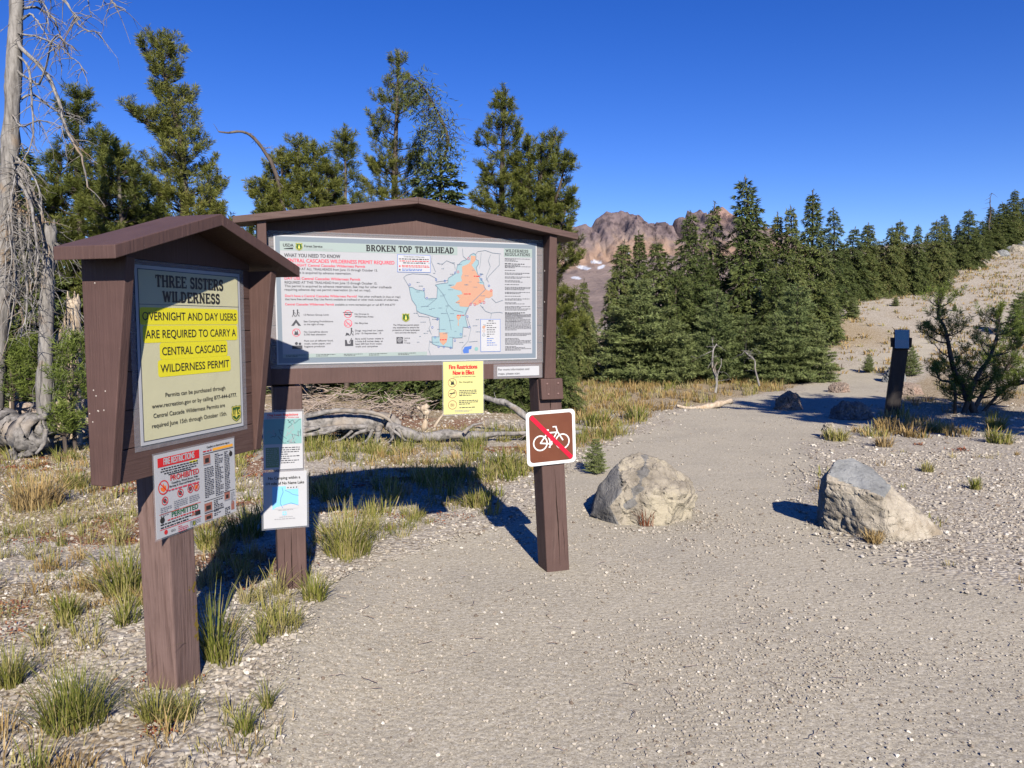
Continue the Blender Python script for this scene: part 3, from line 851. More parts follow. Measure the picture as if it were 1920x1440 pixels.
def kiosk_small():
    # local axes: x along the board, y backwards (front is -y), z up
    k = empty("notice_kiosk", mat=basis(CA, YA) @ Matrix.Scale(KA, 4))
    tag(k, "small brown wooden notice kiosk on one post carrying the cream wilderness poster", "notice kiosk", "brown wooden notice kiosks")
    bm = bmesh.new()
    bm_box(bm, -0.004, 0.146, 0.002, 0.150, -0.25, 0.903, 0.007)
    for v_ in bm.verts:                                   # a slightly crooked old post
        v_.co.x += -0.028 * max(0, v_.co.z) + 0.010; v_.co.y += 0.004 * math.sin(v_.co.z * 5)
    p = obj_bm("post", bm, M['post_old'], k)
    bm = bmesh.new(); bm_box(bm, 0.002, 0.148, 0.046, 0.18, 0.904, 1.66, 0.006)
    obj_bm("post_upper", bm, M['post'], k)
    a = Acc(); rg = random.Random(4)
    for (x, z, r) in ((0.128, 0.40, .016), (0.115, 0.385, .013), (0.135, 0.41, .012), (0.138, .27, .018), (.132, .24, .02), (.136, .21, .022), (.128, .19, .018), (.14, .17, .014), (0.10, .395, .010), (.125, .3, .009)):
        for q in range(5):
            x_ = min(x + rg.uniform(-.012, .010) - .028 * z + .008, .138 - .028 * z); z_ = z + rg.uniform(-.012, .012)
            th = np.arange(7) * 2 * math.pi / 7; rr = r * rg.uniform(.3, .65) * (0.75 + 0.25 * np.sin(th * 3 + q))
            V = np.column_stack([x_ + rr * np.cos(th), np.full(7, -0.0034 - 0.0003 * q), z_ + rr * np.sin(th)])
            a.add(V, [list(range(7))])
    a.build("lichen_patch", M['lichen'], p)
    # boards
    bm = bmesh.new()
    z = 0.905
    for hh in (0.125, 0.145, 0.145, 0.145, 0.145, 0.131):
        top = z + hh - 0.003
        bm_box(bm, -0.252, 0.556, 0.0 + (0.0015 if int(z * 100) % 2 else 0), 0.036, z, min(top, 1.738), 0.002)
        z += hh
    obj_bm("board", bm, M['paint_h'], k)
    bm = bmesh.new()
    bm_prism(bm, [(-0.252, 1.74), (0.556, 1.74), (0.556, 1.763), (0.158, 1.889), (-0.252, 1.760)], 'y', -0.001, 0.03, 0)
    obj_bm("gable_board", bm, M['paint'], k)
    # side panels, deeper at the top
    for x0, x1 in ((-0.297, -0.2535), (0.5575, 0.601)):
        bm = bmesh.new()
        bm_prism(bm, [(0.085, 0.905), (-0.010, 0.905), (-0.118, 1.735), (0.085, 1.735)], 'x', x0, x1, 0.004)
        o = obj_bm("side_panel", bm, M['paint'], k)
        bm = bmesh.new()
        rg = random.Random(int(x0 * 100))
        nails(bm, [(rg.uniform(-0.01, 0.075), rg.uniform(.93, 1.66)) for i in range(9)], 'x', x0 - 0.0005 if x0 < 0 else x1 + .0005, .0033)
        obj_bm("nail", bm, M['nail'], o)
    # roof: two slabs meeting at the ridge
    for sgn, name in ((-1, 'l'), (1, 'r')):
        xr, xe = 0.158, 0.158 + sgn * 0.555
        zr, ze = 1.937, 1.762
        bm = bmesh.new()
        bm_prism(bm, [(xr, zr), (xe, ze), (xe, ze - 0.047), (xr, zr - 0.047)], 'y', -0.168, 0.10, 0.003)
        obj_bm("roof_slab", bm, M['paint'], k)
    return k
kiosk_small()

def poster_wilderness():
    w, h = 0.62, 0.687
    s = Sheet("wilderness_poster", "large cream poster with yellow highlighted lines on the small kiosk", "poster", w, h, sheet_matrix(CA, YA, -0.143, 0.006, 1.031, 0.0, KA), M['white_p'])
    mrg = 0.013
    s.rect(mrg, mrg, w - mrg, h - mrg, M['navy_line'], 'border_marking', 0)
    s.rect(mrg + .0035, mrg + .0035, w - mrg - .0035, h - mrg - .0035, M['cream'], 'panel_marking', 1)
    Y = lambda f: h * (1 - f)
    s.serif("THREE SISTERS", .165 * w, .815 * w, Y(.113), .064 * h, M['ink'], .25)
    s.serif("WILDERNESS", .222 * w, .775 * w, Y(.197), .058 * h, M['ink'], .25)
    s.rect(mrg, Y(.2165), w - mrg, Y(.2135), M['navy_line'], 'border_marking', 2)
    for tx, a0, a1, cy in (("OVERNIGHT AND DAY USERS", .045, .945, .280), ("ARE REQUIRED TO CARRY A", .065, .935, .381), ("CENTRAL CASCADES", .20, .82, .480), ("WILDERNESS PERMIT", .18, .85, .578)):
        pts = []
        x0, x1, y0, y1 = a0 * w - .012, a1 * w + .012, Y(cy) - .0335, Y(cy) + .0335
        rr = .012
        for cx_, cy_, a in ((x1 - rr, y1 - rr, 0), (x0 + rr, y1 - rr, 90), (x0 + rr, y0 + rr, 180), (x1 - rr, y0 + rr, 270)):
            pts += arc(cx_, cy_, rr, rr, a, a + 90, 4)
        s.poly(pts, M['hilite'], 'highlight_marking', 2)
        s.text(tx, a0 * w, a1 * w, Y(cy) - .0155, .031, M['ink'], .006, layer=4)
    for tx, a0, a1, cy in (("Permits can be purchased through", .215, .80, .732), ("www.recreation.gov or by calling 877-444-6777.", .095, .925, .787), ("Central Cascade Wilderness Permits are", .105, .79, .842), ("required June 15th through October 15th.", .09, .81, .898)):
        s.text(tx, a0 * w, a1 * w, Y(cy) - .008, .0165, M['ink'], .005, layer=4)
    s.shield(.915 * w, Y(.905), .040)
    s.film(0.03, 0.02)
    s.done()
poster_wilderness()

def sheet_fire():
    w, h = 0.486, 0.333
    s = Sheet("fire_rules_sheet", "two-page white fire rules sheet with red heading taped under the cream poster", "sheet", w, h, sheet_matrix(CA, YA, -0.085, 0.010, 0.652, 0.0, KA), M['white_p'])
    Y = lambda f: h * (1 - f)
    X = lambda f: w * f
    s.rect(X(.035), Y(.155), X(.525), Y(.045), M['red_band'], 'heading_marking', 1)
    s.text("FIRE RESTRICTIONS", X(.10), X(.46), Y(.135), .026, M['white_p'], True, layer=3)
    s.rect(X(.40), Y(.192), X(.50), Y(.165), M['hilite'], 'highlight_marking', 1)
    for i, (a, b_) in enumerate(((.07, .50), (.06, .50), (.10, .48))):
        s.dashes(X(a), X(b_), Y(.185 + i * .03), .0045, M['ink'], i)
    s.rect(X(.15), Y(.272), X(.42), Y(.259), M['ink'], 'bar_marking', 1)
    s.text("PROHIBITED", X(.17), X(.51), Y(.345), .022, M['red_ink'], True)
    s.text("Campfires, Wood Stoves, Pellet", X(.18), X(.50), Y(.385), .008, M['ink'], True)
    s.text("Burning & Charcoal Briquette Fires", X(.155), X(.515), Y(.422), .008, M['ink'], True)
    s.dashes(X(.14), X(.52), Y(.462), .006, M['pink_ink'], 3)
    s.disc(X(.09), Y(.40), .024, M['white_p'], 'symbol_marking', 1)
    s.poly([(X(.06), Y(.43)), (X(.055), Y(.39)), (X(.08), Y(.40)), (X(.085), Y(.345)), (X(.105), Y(.39)), (X(.12), Y(.38)), (X(.12), Y(.435)), (X(.09), Y(.46))], M['flame'], 'symbol_marking', 2)
    s.ring(X(.09), Y(.40), .029, .005, M['red_band'], slash=135)
    for fx, fy, sl_, mm in ((.10, .565, 135, 'ink'), (.28, .525, 135, 'ink'), (.40, .51, 45, 'ink'), (.475, .51, 45, 'flame')):
        s.disc(X(fx), Y(fy), .010, M['grey_ink'] if mm == 'ink' else M['flame'], 'symbol_marking', 1, 8)
        s.ring(X(fx), Y(fy), .0175, .0035, M['red_band'], slash=sl_)
    s.block(X(.045), X(.17), Y(.635), 5, .0075, .004, M['pale_ink'], 11)
    s.block(X(.20), X(.36), Y(.60), 5, .0075, .004, M['pale_ink'], 12)
    s.block(X(.38), X(.51), Y(.60), 4, .0075, .004, M['pale_ink'], 13)
    s.rect(X(.035), Y(.722), X(.525), Y(.715), M['red_band'], 'rule_marking', 1)
    s.text("PERMITTED", X(.17), X(.485), Y(.785), .021, M['green_ink'], True)
    s.dashes(X(.12), X(.50), Y(.815), .005, M['red_ink'], 5)
    s.disc(X(.065), Y(.79), .013, M['ink'], 'symbol_marking', 1, 10)
    s.line([(X(.05), Y(.74)), (X(.065), Y(.78))], .004, M['ink'], 'symbol_marking', 1); s.line([(X(.085), Y(.745)), (X(.07), Y(.78))], .004, M['ink'], 'symbol_marking', 1)
    s.dashes(X(.04), X(.40), Y(.85), .0055, M['ink'], 6); s.dashes(X(.04), X(.36), Y(.885), .0055, M['ink'], 7)
    s.poly([(X(.40), Y(.86)), (X(.43), Y(.80)), (X(.46), Y(.86))], M['brick_pic'], 'picture_marking', 1)
    s.rect(X(.45), Y(.87), X(.515), Y(.815), M['ink'], 'picture_marking', 1)
    s.rect(X(.035), Y(.907), X(.525), Y(.900), M['red_band'], 'rule_marking', 1)
    s.block(X(.24), X(.36), Y(.925), 4, .007, .0035, M['pink_ink'], 15); s.block(X(.38), X(.51), Y(.915), 4, .006, .0035, M['pale_ink'], 16)
    s.disc(X(.10), Y(.945), .010, M['red_ink'], 'symbol_marking', 1, 8); s.text("GO", X(.155), X(.205), Y(.965), .009, M['ink'])
    s.shield(X(.43), Y(.955), .010, False)
    # right page
    s.text("Campfires are allowed in fire rings at", X(.62), X(.925), Y(.052), .008, M['ink'], True)
    s.rect(X(.70), Y(.105), X(.975), Y(.07), M['orange_bar'], 'highlight_marking', 1); s.dashes(X(.57), X(.70), Y(.095), .006, M['red_ink'], 8)
    s.rect(X(.57), Y(.125), X(.985), Y(.116), M['ink'], 'rule_marking', 1)
    def pic(fx, fy, fw=.09, fh=.13):
        s.rect(X(fx), Y(fy + fh), X(fx + fw), Y(fy), M['brick_pic'], 'picture_marking', 1)
        s.rect(X(fx + .02), Y(fy + fh * .75), X(fx + fw - .02), Y(fy + fh * .3), M['ink'], 'picture_marking', 2)
        s.rect(X(fx), Y(fy + fh), X(fx + fw), Y(fy + fh * .86), M['pale_ink'], 'picture_marking', 2)
    pic(.575, .14); pic(.57, .76, .10, .12); pic(.84, .70, .075, .11); pic(.57, .905, .10, .085)
    s.disc(X(.945), Y(.20), .012, M['ink'], 'symbol_marking', 1, 10); s.line([(X(.935), Y(.15)), (X(.945), Y(.19))], .004, M['ink'], 'symbol_marking', 1)
    s.block(X(.58), X(.70), Y(.30), 17, .0078, .004, M['grey_ink'], 21)
    s.block(X(.72), X(.83), Y(.15), 24, .0078, .004, M['grey_ink'], 22)
    s.block(X(.85), X(.92), Y(.15), 24, .0078, .004, M['grey_ink'], 23)
    s.rect(X(.57), Y(.735), X(.83), Y(.728), M['ink'], 'rule_marking', 1); s.rect(X(.83), Y(.70), X(.985), Y(.693), M['ink'], 'rule_marking', 1); s.rect(X(.57), Y(.892), X(.83), Y(.886), M['ink'], 'rule_marking', 1)
    s.block(X(.69), X(.82), Y(.75), 7, .0078, .004, M['grey_ink'], 24); s.block(X(.925), X(.985), Y(.72), 7, .0078, .004, M['pale_ink'], 25); s.block(X(.69), X(.79), Y(.92), 2, .008, .004, M['grey_ink'], 26)
    s.poly([(X(.93), Y(.96)), (X(.93), Y(.86)), (X(.95), Y(.83)), (X(.975), Y(.86)), (X(.975), Y(.96))], M['brick_pic'], 'picture_marking', 1)
    s.block(X(.84), X(.91), Y(.90), 5, .008, .0045, M['ink'], 27)
    s.film(0.007, 0.007)
    s.done()
sheet_fire()

# ------------------------------------------------------------------ big trailhead sign
def kiosk_big():
    k = empty("trailhead_sign", mat=basis(CB, YB))
    tag(k, "wide brown two-post trailhead sign with gabled roof and large map behind the small kiosk", "trailhead sign", "brown wooden notice kiosks")
    def lean_post(x0, dx, top, crk):
        bm = bmesh.new(); bm_box(bm, x0, x0 + 0.150, 0.003, 0.150, -0.25, top, 0.007)
        for v_ in bm.verts: v_.co.x += dx * max(0, v_.co.z)
        p = obj_bm("post", bm, M['post'], k)
        a = Acc(); rg = random.Random(int(100 + x0 * 10))
        for cx, z0, z1, wd in crk:
            zs = np.linspace(z0, z1, 16)
            xx = cx + np.cumsum([rg.uniform(-.0016, .0016) for _ in zs]) + dx * zs
            ww = wd * np.sin(np.linspace(.15, math.pi - .15, 16)) * np.array([rg.uniform(.6, 1.2) for _ in zs])
            V = np.concatenate([np.column_stack([xx - ww, np.full(16, 0.0022), zs]), np.column_stack([xx + ww, np.full(16, 0.0022), zs])])
            i = np.arange(15); a.add(V, np.stack([i, i + 16, i + 17, i + 1], 1))
        a.build("crack", M['crack'], p)
        return p
    lean_post(0.0, -0.068, 1.165, [(0.075, 0.02, 0.62, .0028), (.07, .98, 1.04, .003), (.11, .05, .3, .0014)])
    lean_post(-1.575, -0.005, 1.165, [(-1.503, 0.02, 0.40, .0028), (-1.455, .05, .20, .0026), (-1.54, .1, .35, .0015)])
    # upper supports behind the boards
    for x0 in (-1.60, -0.10):
        bm = bmesh.new(); bm_box(bm, x0, x0 + 0.14, 0.045, 0.15, 1.168, 1.98, 0.005); obj_bm("upper_support", bm, M['paint'], k)
    # boards
    bm = bmesh.new(); z = 1.180; i = 0
    while z < 1.97:
        hh = 0.102
        bm_box(bm, -1.596, -0.052, (0.0015 if i % 2 else 0.0), 0.036, z, min(z + hh - 0.0035, 1.97), 0.002)
        z += hh; i += 1
    obj_bm("board", bm, M['paint_h'], k)
    bm = bmesh.new(); bm_prism(bm, [(-1.596, 1.9715), (-0.052, 1.9715), (-0.052, 2.002), (-0.822, 2.132), (-1.596, 2.011)], 'y', -0.004, 0.03, 0)
    obj_bm("gable_board", bm, M['paint'], k)
    # bottom rail
    bm = bmesh.new(); bm_box(bm, -1.60, -0.055, -0.006, -0.0015, 1.176, 1.262, 0.002); obj_bm("bottom_rail", bm, M['paint'], k)
    # side frames
    for x0, x1, xb in ((-0.050, -0.006, 0.022), (-1.642, -1.598, -1.590)):
        bm = bmesh.new(); bm_prism(bm, [(0.06, 1.172), (-0.035, 1.172), (-0.108, 2.02), (0.06, 2.02)], 'x', x0, x1, 0.003)
        for v_ in bm.verts:
            if v_.co.x > (x0 + x1) / 2: v_.co.x += (xb - x1) * (2.02 - v_.co.z) / .85
        o = obj_bm("side_panel", bm, M['paint'], k)
    bm = bmesh.new(); nails(bm, [(0.012 - .03, 1.42), (-.03, 1.62), (-0.03, 1.8)], 'x', -0.0507, 0.006); obj_bm("nail", bm, M['nail'], k)
    # fixing plate with four bolts on the right post
    bm = bmesh.new(); bm_box(bm, -0.072, 0.068, -0.040, 0.0015, 1.047, 1.171, 0.004)
    for v_ in bm.verts: v_.co.x += (1.10 - v_.co.z) * 0.068
    pl = obj_bm("fixing_plate", bm, M['paint'], k)
    for (x, z) in ((-.035, 1.14), (.035, 1.142), (-.026, 1.078), (.036, 1.08)):
        bm = bmesh.new(); bmesh.ops.create_uvsphere(bm, u_segments=10, v_segments=6, radius=0.0075, matrix=Matrix.Translation((x, -0.0402, z)) @ Matrix.Diagonal((1, .55, 1, 1)))
        obj_bm("bolt", bm, M['bolt'], pl, True)
    # roof
    xr = -0.822
    for xe, ze in ((-1.757, 2.023), (0.118, 2.012)):
        bm = bmesh.new()
        bm_prism(bm, [(xr, 2.168), (xe, ze), (xe, ze - 0.035), (xr, 2.168 - 0.035)], 'y', -0.13, 0.07, 0.003)
        obj_bm("roof_slab", bm, M['paint_h'], k)
    return k
kiosk_big()

BLUE = [(0.707, 0.412), (0.726, 0.41), (0.745, 0.398), (0.791, 0.391), (0.795, 0.37), (0.793, 0.356), (0.802, 0.347), (0.834, 0.351), (0.863, 0.352), (0.867, 0.413), (0.855, 0.425), (0.88, 0.432), (0.905, 0.435), (0.927, 0.438), (0.93, 0.464), (0.965, 0.486), (0.973, 0.491), (0.984, 0.534), (1.012, 0.561), (1.037, 0.569), (1.063, 0.598), (1.081, 0.606), (1.094, 0.596), (1.093, 0.572), (1.108, 0.565), (1.108, 0.546), (1.095, 0.526), (1.102, 0.493), (1.117, 0.469), (1.139, 0.44), (1.141, 0.416), (1.151, 0.406), (1.12, 0.377), (1.057, 0.319), (1.036, 0.285), (1.026, 0.261), (1.033, 0.227), (1.042, 0.188), (1.014, 0.191), (1.011, 0.155), (1.008, 0.131), (0.953, 0.129), (0.951, 0.072), (0.927, 0.079), (0.872, 0.085), (0.853, 0.09), (0.833, 0.1), (0.832, 0.138), (0.873, 0.137), (0.876, 0.242), (0.846, 0.247), (0.803, 0.261), (0.764, 0.271), (0.747, 0.285), (0.745, 0.309), (0.722, 0.341), (0.713, 0.374)]
ORANGE = [(1.063, 0.593), (1.091, 0.591), (1.091, 0.567), (1.077, 0.55), (1.067, 0.54), (1.092, 0.507), (1.104, 0.483), (1.114, 0.454), (1.113, 0.435), (1.141, 0.43), (1.151, 0.406), (1.166, 0.397), (1.192, 0.402), (1.192, 0.368), (1.171, 0.355), (1.15, 0.358), (1.139, 0.338), (1.114, 0.324), (1.098, 0.314), (1.063, 0.328), (1.047, 0.304), (0.997, 0.307), (0.992, 0.321), (0.969, 0.328), (0.997, 0.347), (0.99, 0.357), (0.978, 0.369), (1.013, 0.376), (1.003, 0.395), (0.969, 0.402), (0.939, 0.414), (0.969, 0.424), (0.979, 0.441), (1.01, 0.448), (1.005, 0.472), (1.013, 0.491), (1.011, 0.53), (1.047, 0.545), (1.062, 0.559)]
OR2 = [(0.876, 0.161), (0.921, 0.161), (0.923, 0.137), (0.917, 0.108), (0.897, 0.089), (0.878, 0.109)]
OR3 = [(0.978, 0.259), (1.006, 0.258), (0.998, 0.242), (0.987, 0.227), (0.989, 0.198), (0.982, 0.199), (0.985, 0.227), (0.975, 0.247)]
LAKE = [(1.022, 0.078), (1.052, 0.082), (1.065, 0.084), (1.062, 0.067), (1.047, 0.063), (1.047, 0.043), (1.016, 0.041), (1.011, 0.058)]
MLINES = [[(0.707, 0.412), (0.691, 0.44), (0.677, 0.463), (0.692, 0.477), (0.726, 0.485), (0.788, 0.483), (0.822, 0.481), (0.861, 0.461), (0.86, 0.442), (0.927, 0.452)], [(1.014, 0.63), (1.018, 0.587), (1.037, 0.573)], [(1.089, 0.599), (1.104, 0.616), (1.15, 0.624), (1.191, 0.611), (1.243, 0.607)], [(1.181, 0.601), (1.167, 0.567), (1.179, 0.533), (1.153, 0.474), (1.167, 0.445)], [(1.233, 0.602), (1.234, 0.544), (1.173, 0.484), (1.152, 0.455)], [(1.125, 0.609), (1.118, 0.541), (1.113, 0.522)], [(1.118, 0.314), (1.149, 0.28), (1.179, 0.27), (1.231, 0.275), (1.252, 0.27)], [(1.185, 0.27), (1.179, 0.241)], [(1.186, 0.353), (1.212, 0.329), (1.254, 0.344)], [(0.839, 0.588), (0.834, 0.555), (0.857, 0.498)], [(0.892, 0.537), (0.922, 0.561), (0.967, 0.543), (0.971, 0.515)], [(0.747, 0.28), (0.759, 0.252), (0.817, 0.247), (0.826, 0.204), (0.815, 0.186), (0.829, 0.152)], [(1.047, 0.299), (1.031, 0.266), (1.045, 0.222), (1.06, 0.183), (1.043, 0.111), (1.007, 0.073), (1.006, 0.039)], [(1.048, 0.106), (1.099, 0.11)], [(0.819, 0.119), (0.813, 0.067), (0.822, 0.038)], [(0.867, 0.413), (0.898, 0.376), (0.927, 0.318), (0.961, 0.285), (1.016, 0.275)], [(0.863, 0.352), (0.833, 0.328), (0.809, 0.309), (0.77, 0.304)], [(0.927, 0.318), (0.916, 0.285), (0.935, 0.237), (0.944, 0.175)]]

def map_poster():
    w, h = 1.466, 0.672
    s = Sheet("map_poster", "wide trail map poster with blue and orange areas on the two-post sign", "map poster", w, h, sheet_matrix(CB, YB, -1.556, 0.011, 1.281, 0.004), M['white_p'])
    s.rect(.007, .007, w - .007, h - .007, M['bluegrey'], 'border_marking', 0)
    s.rect(.030, .034, 1.436, .640, M['map_p'], 'panel_marking', 1)
    s.rect(.030, .593, .985, .6395, M['palegreen'], 'heading_marking', 2)
    s.rect(.030, .0345, .803, .055, M['palegreen'], 'heading_marking', 2)
    s.rect(1.262, .590, 1.436, .6395, M['palegreen'], 'heading_marking', 2)
    s.serif("BROKEN TOP TRAILHEAD", .475, .967, .602, .031, M['ink'], .25)
    s.serif("WILDERNESS", 1.272, 1.413, .618, .0155, M['ink'], .20); s.serif("REGULATIONS", 1.267, 1.424, .598, .0155, M['ink'], .20)
    s.text("USDA", .046, .098, .6125, .0155, M['ink'], .02)
    s.poly([(.050, .600), (.096, .600), (.096, .609), (.07, .606), (.050, .603)], M['ink'], 'emblem_marking', 3)
    s.shield(.126, .615, .022, False)
    s.text("Forest Service", .153, .245, .612, .0125, M['ink'], .02); s.text("U.S. DEPARTMENT OF AGRICULTURE", .153, .30, .601, .006, M['pale_ink'])
    T = s.text
    T("WHAT YOU NEED TO KNOW", .050, .337, .560, .018, M['grey_ink'], True)
    T("CENTRAL CASCADES WILDERNESS PERMIT REQUIRED", .051, .627, .533, .0185, M['pink_ink'], True)
    T("OVERNIGHT Central Cascades Wilderness Permit", .051, .468, .512, .0135, M['pink_ink'], True)
    T("REQUIRED AT ALL TRAILHEADS from June 15 through October 15.", .051, .535, .493, .0125, M['grey_ink'], .008)
    T("This permit is acquired by advance reservation.", .050, .393, .474, .0125, M['grey_ink'], .008)
    T("DAY USE Central Cascades Wilderness Permit", .049, .440, .443, .0135, M['pink_ink'], True)
    T("REQUIRED AT THIS TRAILHEAD from June 15 through October 15.", .049, .531, .423, .0125, M['grey_ink'], .008)
    T("This permit is acquired by advance reservation. See map for other trailheads", .048, .609, .404, .0120, M['grey_ink'], .008)
    T("requiring advance day use permit reservation (in red on map).", .048, .496, .386, .0120, M['grey_ink'], .008)
    T("Don't have a Central Cascades Wilderness Permit?", .049, .421, .353, .0120, M['pink_ink'], True)
    T("Visit other trailheads (in blue on map)", .428, .657, .353, .0105, M['grey_ink'], .008)
    T("that have free self-issue Day Use Permit available at trailhead or other trails outside of wilderness.", .048, .647, .3365, .0105, M['grey_ink'], .008)
    T("Central Cascades Wilderness Permit", .048, .299, .3095, .0115, M['pink_ink'], True)
    T("available at www.recreation.gov or call 877-444-6777", .305, .628, .3095, .0100, M['grey_ink'], .008)
    g = M['grey_ink']
    def person(x, y, k):
        s.disc(x, y + .9 * k, .12 * k, g, 'symbol_marking', 3, 8)
        s.line([(x, y + .78 * k), (x - .03 * k, y + .4 * k)], .16 * k, g, 'symbol_marking', 3)
        s.line([(x - .03 * k, y + .4 * k), (x - .2 * k, y)], .09 * k, g, 'symbol_marking', 3); s.line([(x - .03 * k, y + .4 * k), (x + .2 * k, y)], .09 * k, g, 'symbol_marking', 3)
        s.line([(x, y + .7 * k), (x + .22 * k, y + .45 * k)], .07 * k, g, 'symbol_marking', 3); s.line([(x + .24 * k, y + .6 * k), (x + .26 * k, y)], .03 * k, g, 'symbol_marking', 3)
    person(.090, .250, .036); person(.110, .252, .036)
    s.poly([(.076, .203), (.101, .237), (.126, .203), (.112, .203), (.101, .219), (.090, .203)], g, 'symbol_marking', 3)
    s.ring(.101, .167, .021, .003, M['pink_ink'], slash=135); s.poly([(.09, .155), (.095, .178), (.101, .168), (.106, .181), (.112, .155)], g, 'symbol_marking', 3)
    s.rect(.078, .082, .130, .099, g, 'symbol_marking', 3); s.disc(.10, .110, .008, g, 'symbol_marking', 3, 8); s.disc(.118, .108, .007, g, 'symbol_marking', 3, 8)
    s.ring(.371, .264, .021, .003, M['pink_ink'], slash=135); s.line([(.355, .262), (.387, .262)], .006, g, 'symbol_marking', 3); s.line([(.345, .272), (.398, .272)], .003, g, 'symbol_marking', 3)
    s.ring(.371, .214, .022, .003, M['pink_ink'], slash=135); s.ring(.362, .210, .008, .002, M['pink_ink']); s.ring(.381, .210, .008, .002, M['pink_ink'])
    person(.388, .150, .040); s.poly([(.355, .147), (.360, .165), (.374, .160), (.378, .147), (.368, .152)], g, 'symbol_marking', 3)
    s.poly([(.352, .093), (.396, .093), (.396, .126), (.386, .126), (.380, .104), (.366, .104), (.361, .126), (.352, .126)], g, 'symbol_marking', 3); s.line([(.376, .112), (.388, .134)], .004, g, 'symbol_marking', 3)
    for tx, x0, x1, y in (("12 Person Group Limit", .141, .270, .256), ("See Camping Prohibitions", .140, .292, .221), ("to the right of map.", .140, .245, .206), ("No Campfires above", .140, .262, .166), ("5,700 feet elevation", .140, .252, .152), ("Pack out all leftover food,", .140, .29, .119), ("trash, toilet paper, and", .140, .275, .104), ("hygiene products", .140, .245, .089),
                          ("No Drones in", .407, .483, .260), ("Wilderness Areas", .407, .507, .246), ("No Bicycles", .407, .476, .211), ("Dogs required on Leash", .407, .56, .171), ("July 15-September 15", .407, .548, .156), ("Bury solid human waste in", .408, .560, .127), ("a hole 6-8 inches deep, at", .408, .556, .113), ("least 200 feet from water,", .408, .552, .099), ("trails and campsites", .408, .528, .085)):
        T(tx, x0, x1, y, .0088, M['grey_ink'], .012)
    s.shield(.686, .246, .026, False)
    for tx, x0, x1, y in (("The Wilderness permit system", .615, .760, .200), ("was established to ensure the", .613, .760, .186), ("protection of these landscapes", .611, .762, .172), ("now and into the future.", .625, .745, .158)):
        T(tx, x0, x1, y, .0088, M['grey_ink'], .012)
    s.rect(.632, .102, .668, .138, g, 'emblem_marking', 2); sp = [(.650 + .0145 * (1 - i / 26) * math.cos(i * .62), .120 + .0145 * (1 - i / 26) * math.sin(i * .62)) for i in range(26)]
    s.line(sp, .0022, M['map_p'], 'emblem_marking', 3)
    for i, wd in enumerate(("Leave", "No", "Trace")): T(wd, .674, .674 + (.033, .016, .034)[i], .128 - i * .0135, .0095, M['grey_ink'])
    for x0 in (.045, .20, .345, .48, .64): s.dashes(x0, x0 + .10, .047, .0035, g, 3); s.dashes(x0, x0 + .06, .040, .0035, g, 4)
    # the map
    s.poly(BLUE, M['map_blue'], 'map_marking', 2); s.line(BLUE, .0032, M['map_line'], 'map_marking', 4, True)
    for P in (ORANGE, OR2, OR3): s.poly(P, M['map_orange'], 'map_marking', 3)
    s.poly(LAKE, M['map_navy'], 'map_marking', 2)
    for L in MLINES: s.line(L, .0018, M['map_line'], 'map_line_marking', 5)
    rg = random.Random(8)
    for i in range(70):
        x, y = rg.uniform(.72, 1.14), rg.uniform(.10, .56)
        s.dashes(x, x + rg.uniform(.012, .03), y, .0028, M['map_line'], i, layer=5)
    for (x, y) in ((1.10, .475), (1.04, .375), (1.00, .255), (.897, .118)): s.dashes(x - .02, x + .02, y, .0055, M['red_ink'], 2, layer=5)
    for (x, y) in ((1.115, .335), (1.14, .33), (1.085, .318), (1.06, .32), (1.183, .398), (.987, .50), (1.05, .575)): s.ring(x, y, .007, .002, M['pink_ink'], 'symbol_marking', 5)
    for (x, y) in ((.71, .425), (.79, .40), (.806, .352), (.86, .455), (.91, .448), (.97, .495), (1.12, .485), (1.125, .46), (1.17, .425), (1.04, .25), (1.05, .19), (.865, .235), (.835, .19), (.85, .135), (.87, .082), (.9, .08), (.94, .075), (1.0, .15), (.965, .115)): s.ring(x, y, .006, .0018, M['map_navy'], 'symbol_marking', 5)
    s.disc(1.092, .066, .011, M['map_teal'], 'symbol_marking', 3, 12)
    # boxes
    s.rect(.643, .492, .829, .588, M['map_navy'], 'border_marking', 4); s.rect(.6455, .4945, .8265, .5855, M['white_p'], 'panel_marking', 5)
    T("Three Sisters Wilderness", .678, .794, .574, .0065, M['grey_ink'], layer=7)
    s.dashes(.652, .818, .562, .005, M['ink'], 1, layer=7); s.dashes(.655, .818, .551, .005, M['red_ink'], 2, layer=7); s.dashes(.675, .80, .541, .005, M['grey_ink'], 3, layer=7)
    for y in (.527, .520): s.dashes(.668, .822, y, .0042, M['red_ink'], 4, layer=7)
    for y in (.508, .501): s.dashes(.668, .78, y, .0042, M['map_navy'], 5, layer=7)
    s.rect(.652, .520, .660, .529, M['pink_ink'], 'symbol_marking', 7); s.rect(.652, .501, .660, .510, M['grey_ink'], 'symbol_marking', 7)
    s.rect(1.117, .048, 1.238, .235, M['map_navy'], 'border_marking', 4); s.rect(1.1195, .0505, 1.2355, .2325, M['white_p'], 'panel_marking', 5)
    s.dashes(1.165, 1.195, .223, .005, M['grey_ink'], 1, layer=7)
    for i in range(11): s.dashes(1.155, 1.155 + (.055, .04, .06, .05, .05, .045, .02, .04, .03, .05, .06)[i], .210 - i * .0125, .0042, M['map_navy' if i > 6 else 'grey_ink'], i, layer=7)
    s.disc(1.137, .190, .009, M['map_orange'], 'symbol_marking', 7, 10); s.ring(1.137, .168, .008, .002, M['map_orange'], 'symbol_marking', 7); s.ring(1.137, .145, .008, .002, M['map_line'], 'symbol_marking', 7)
    # column of regulations
    y = .583
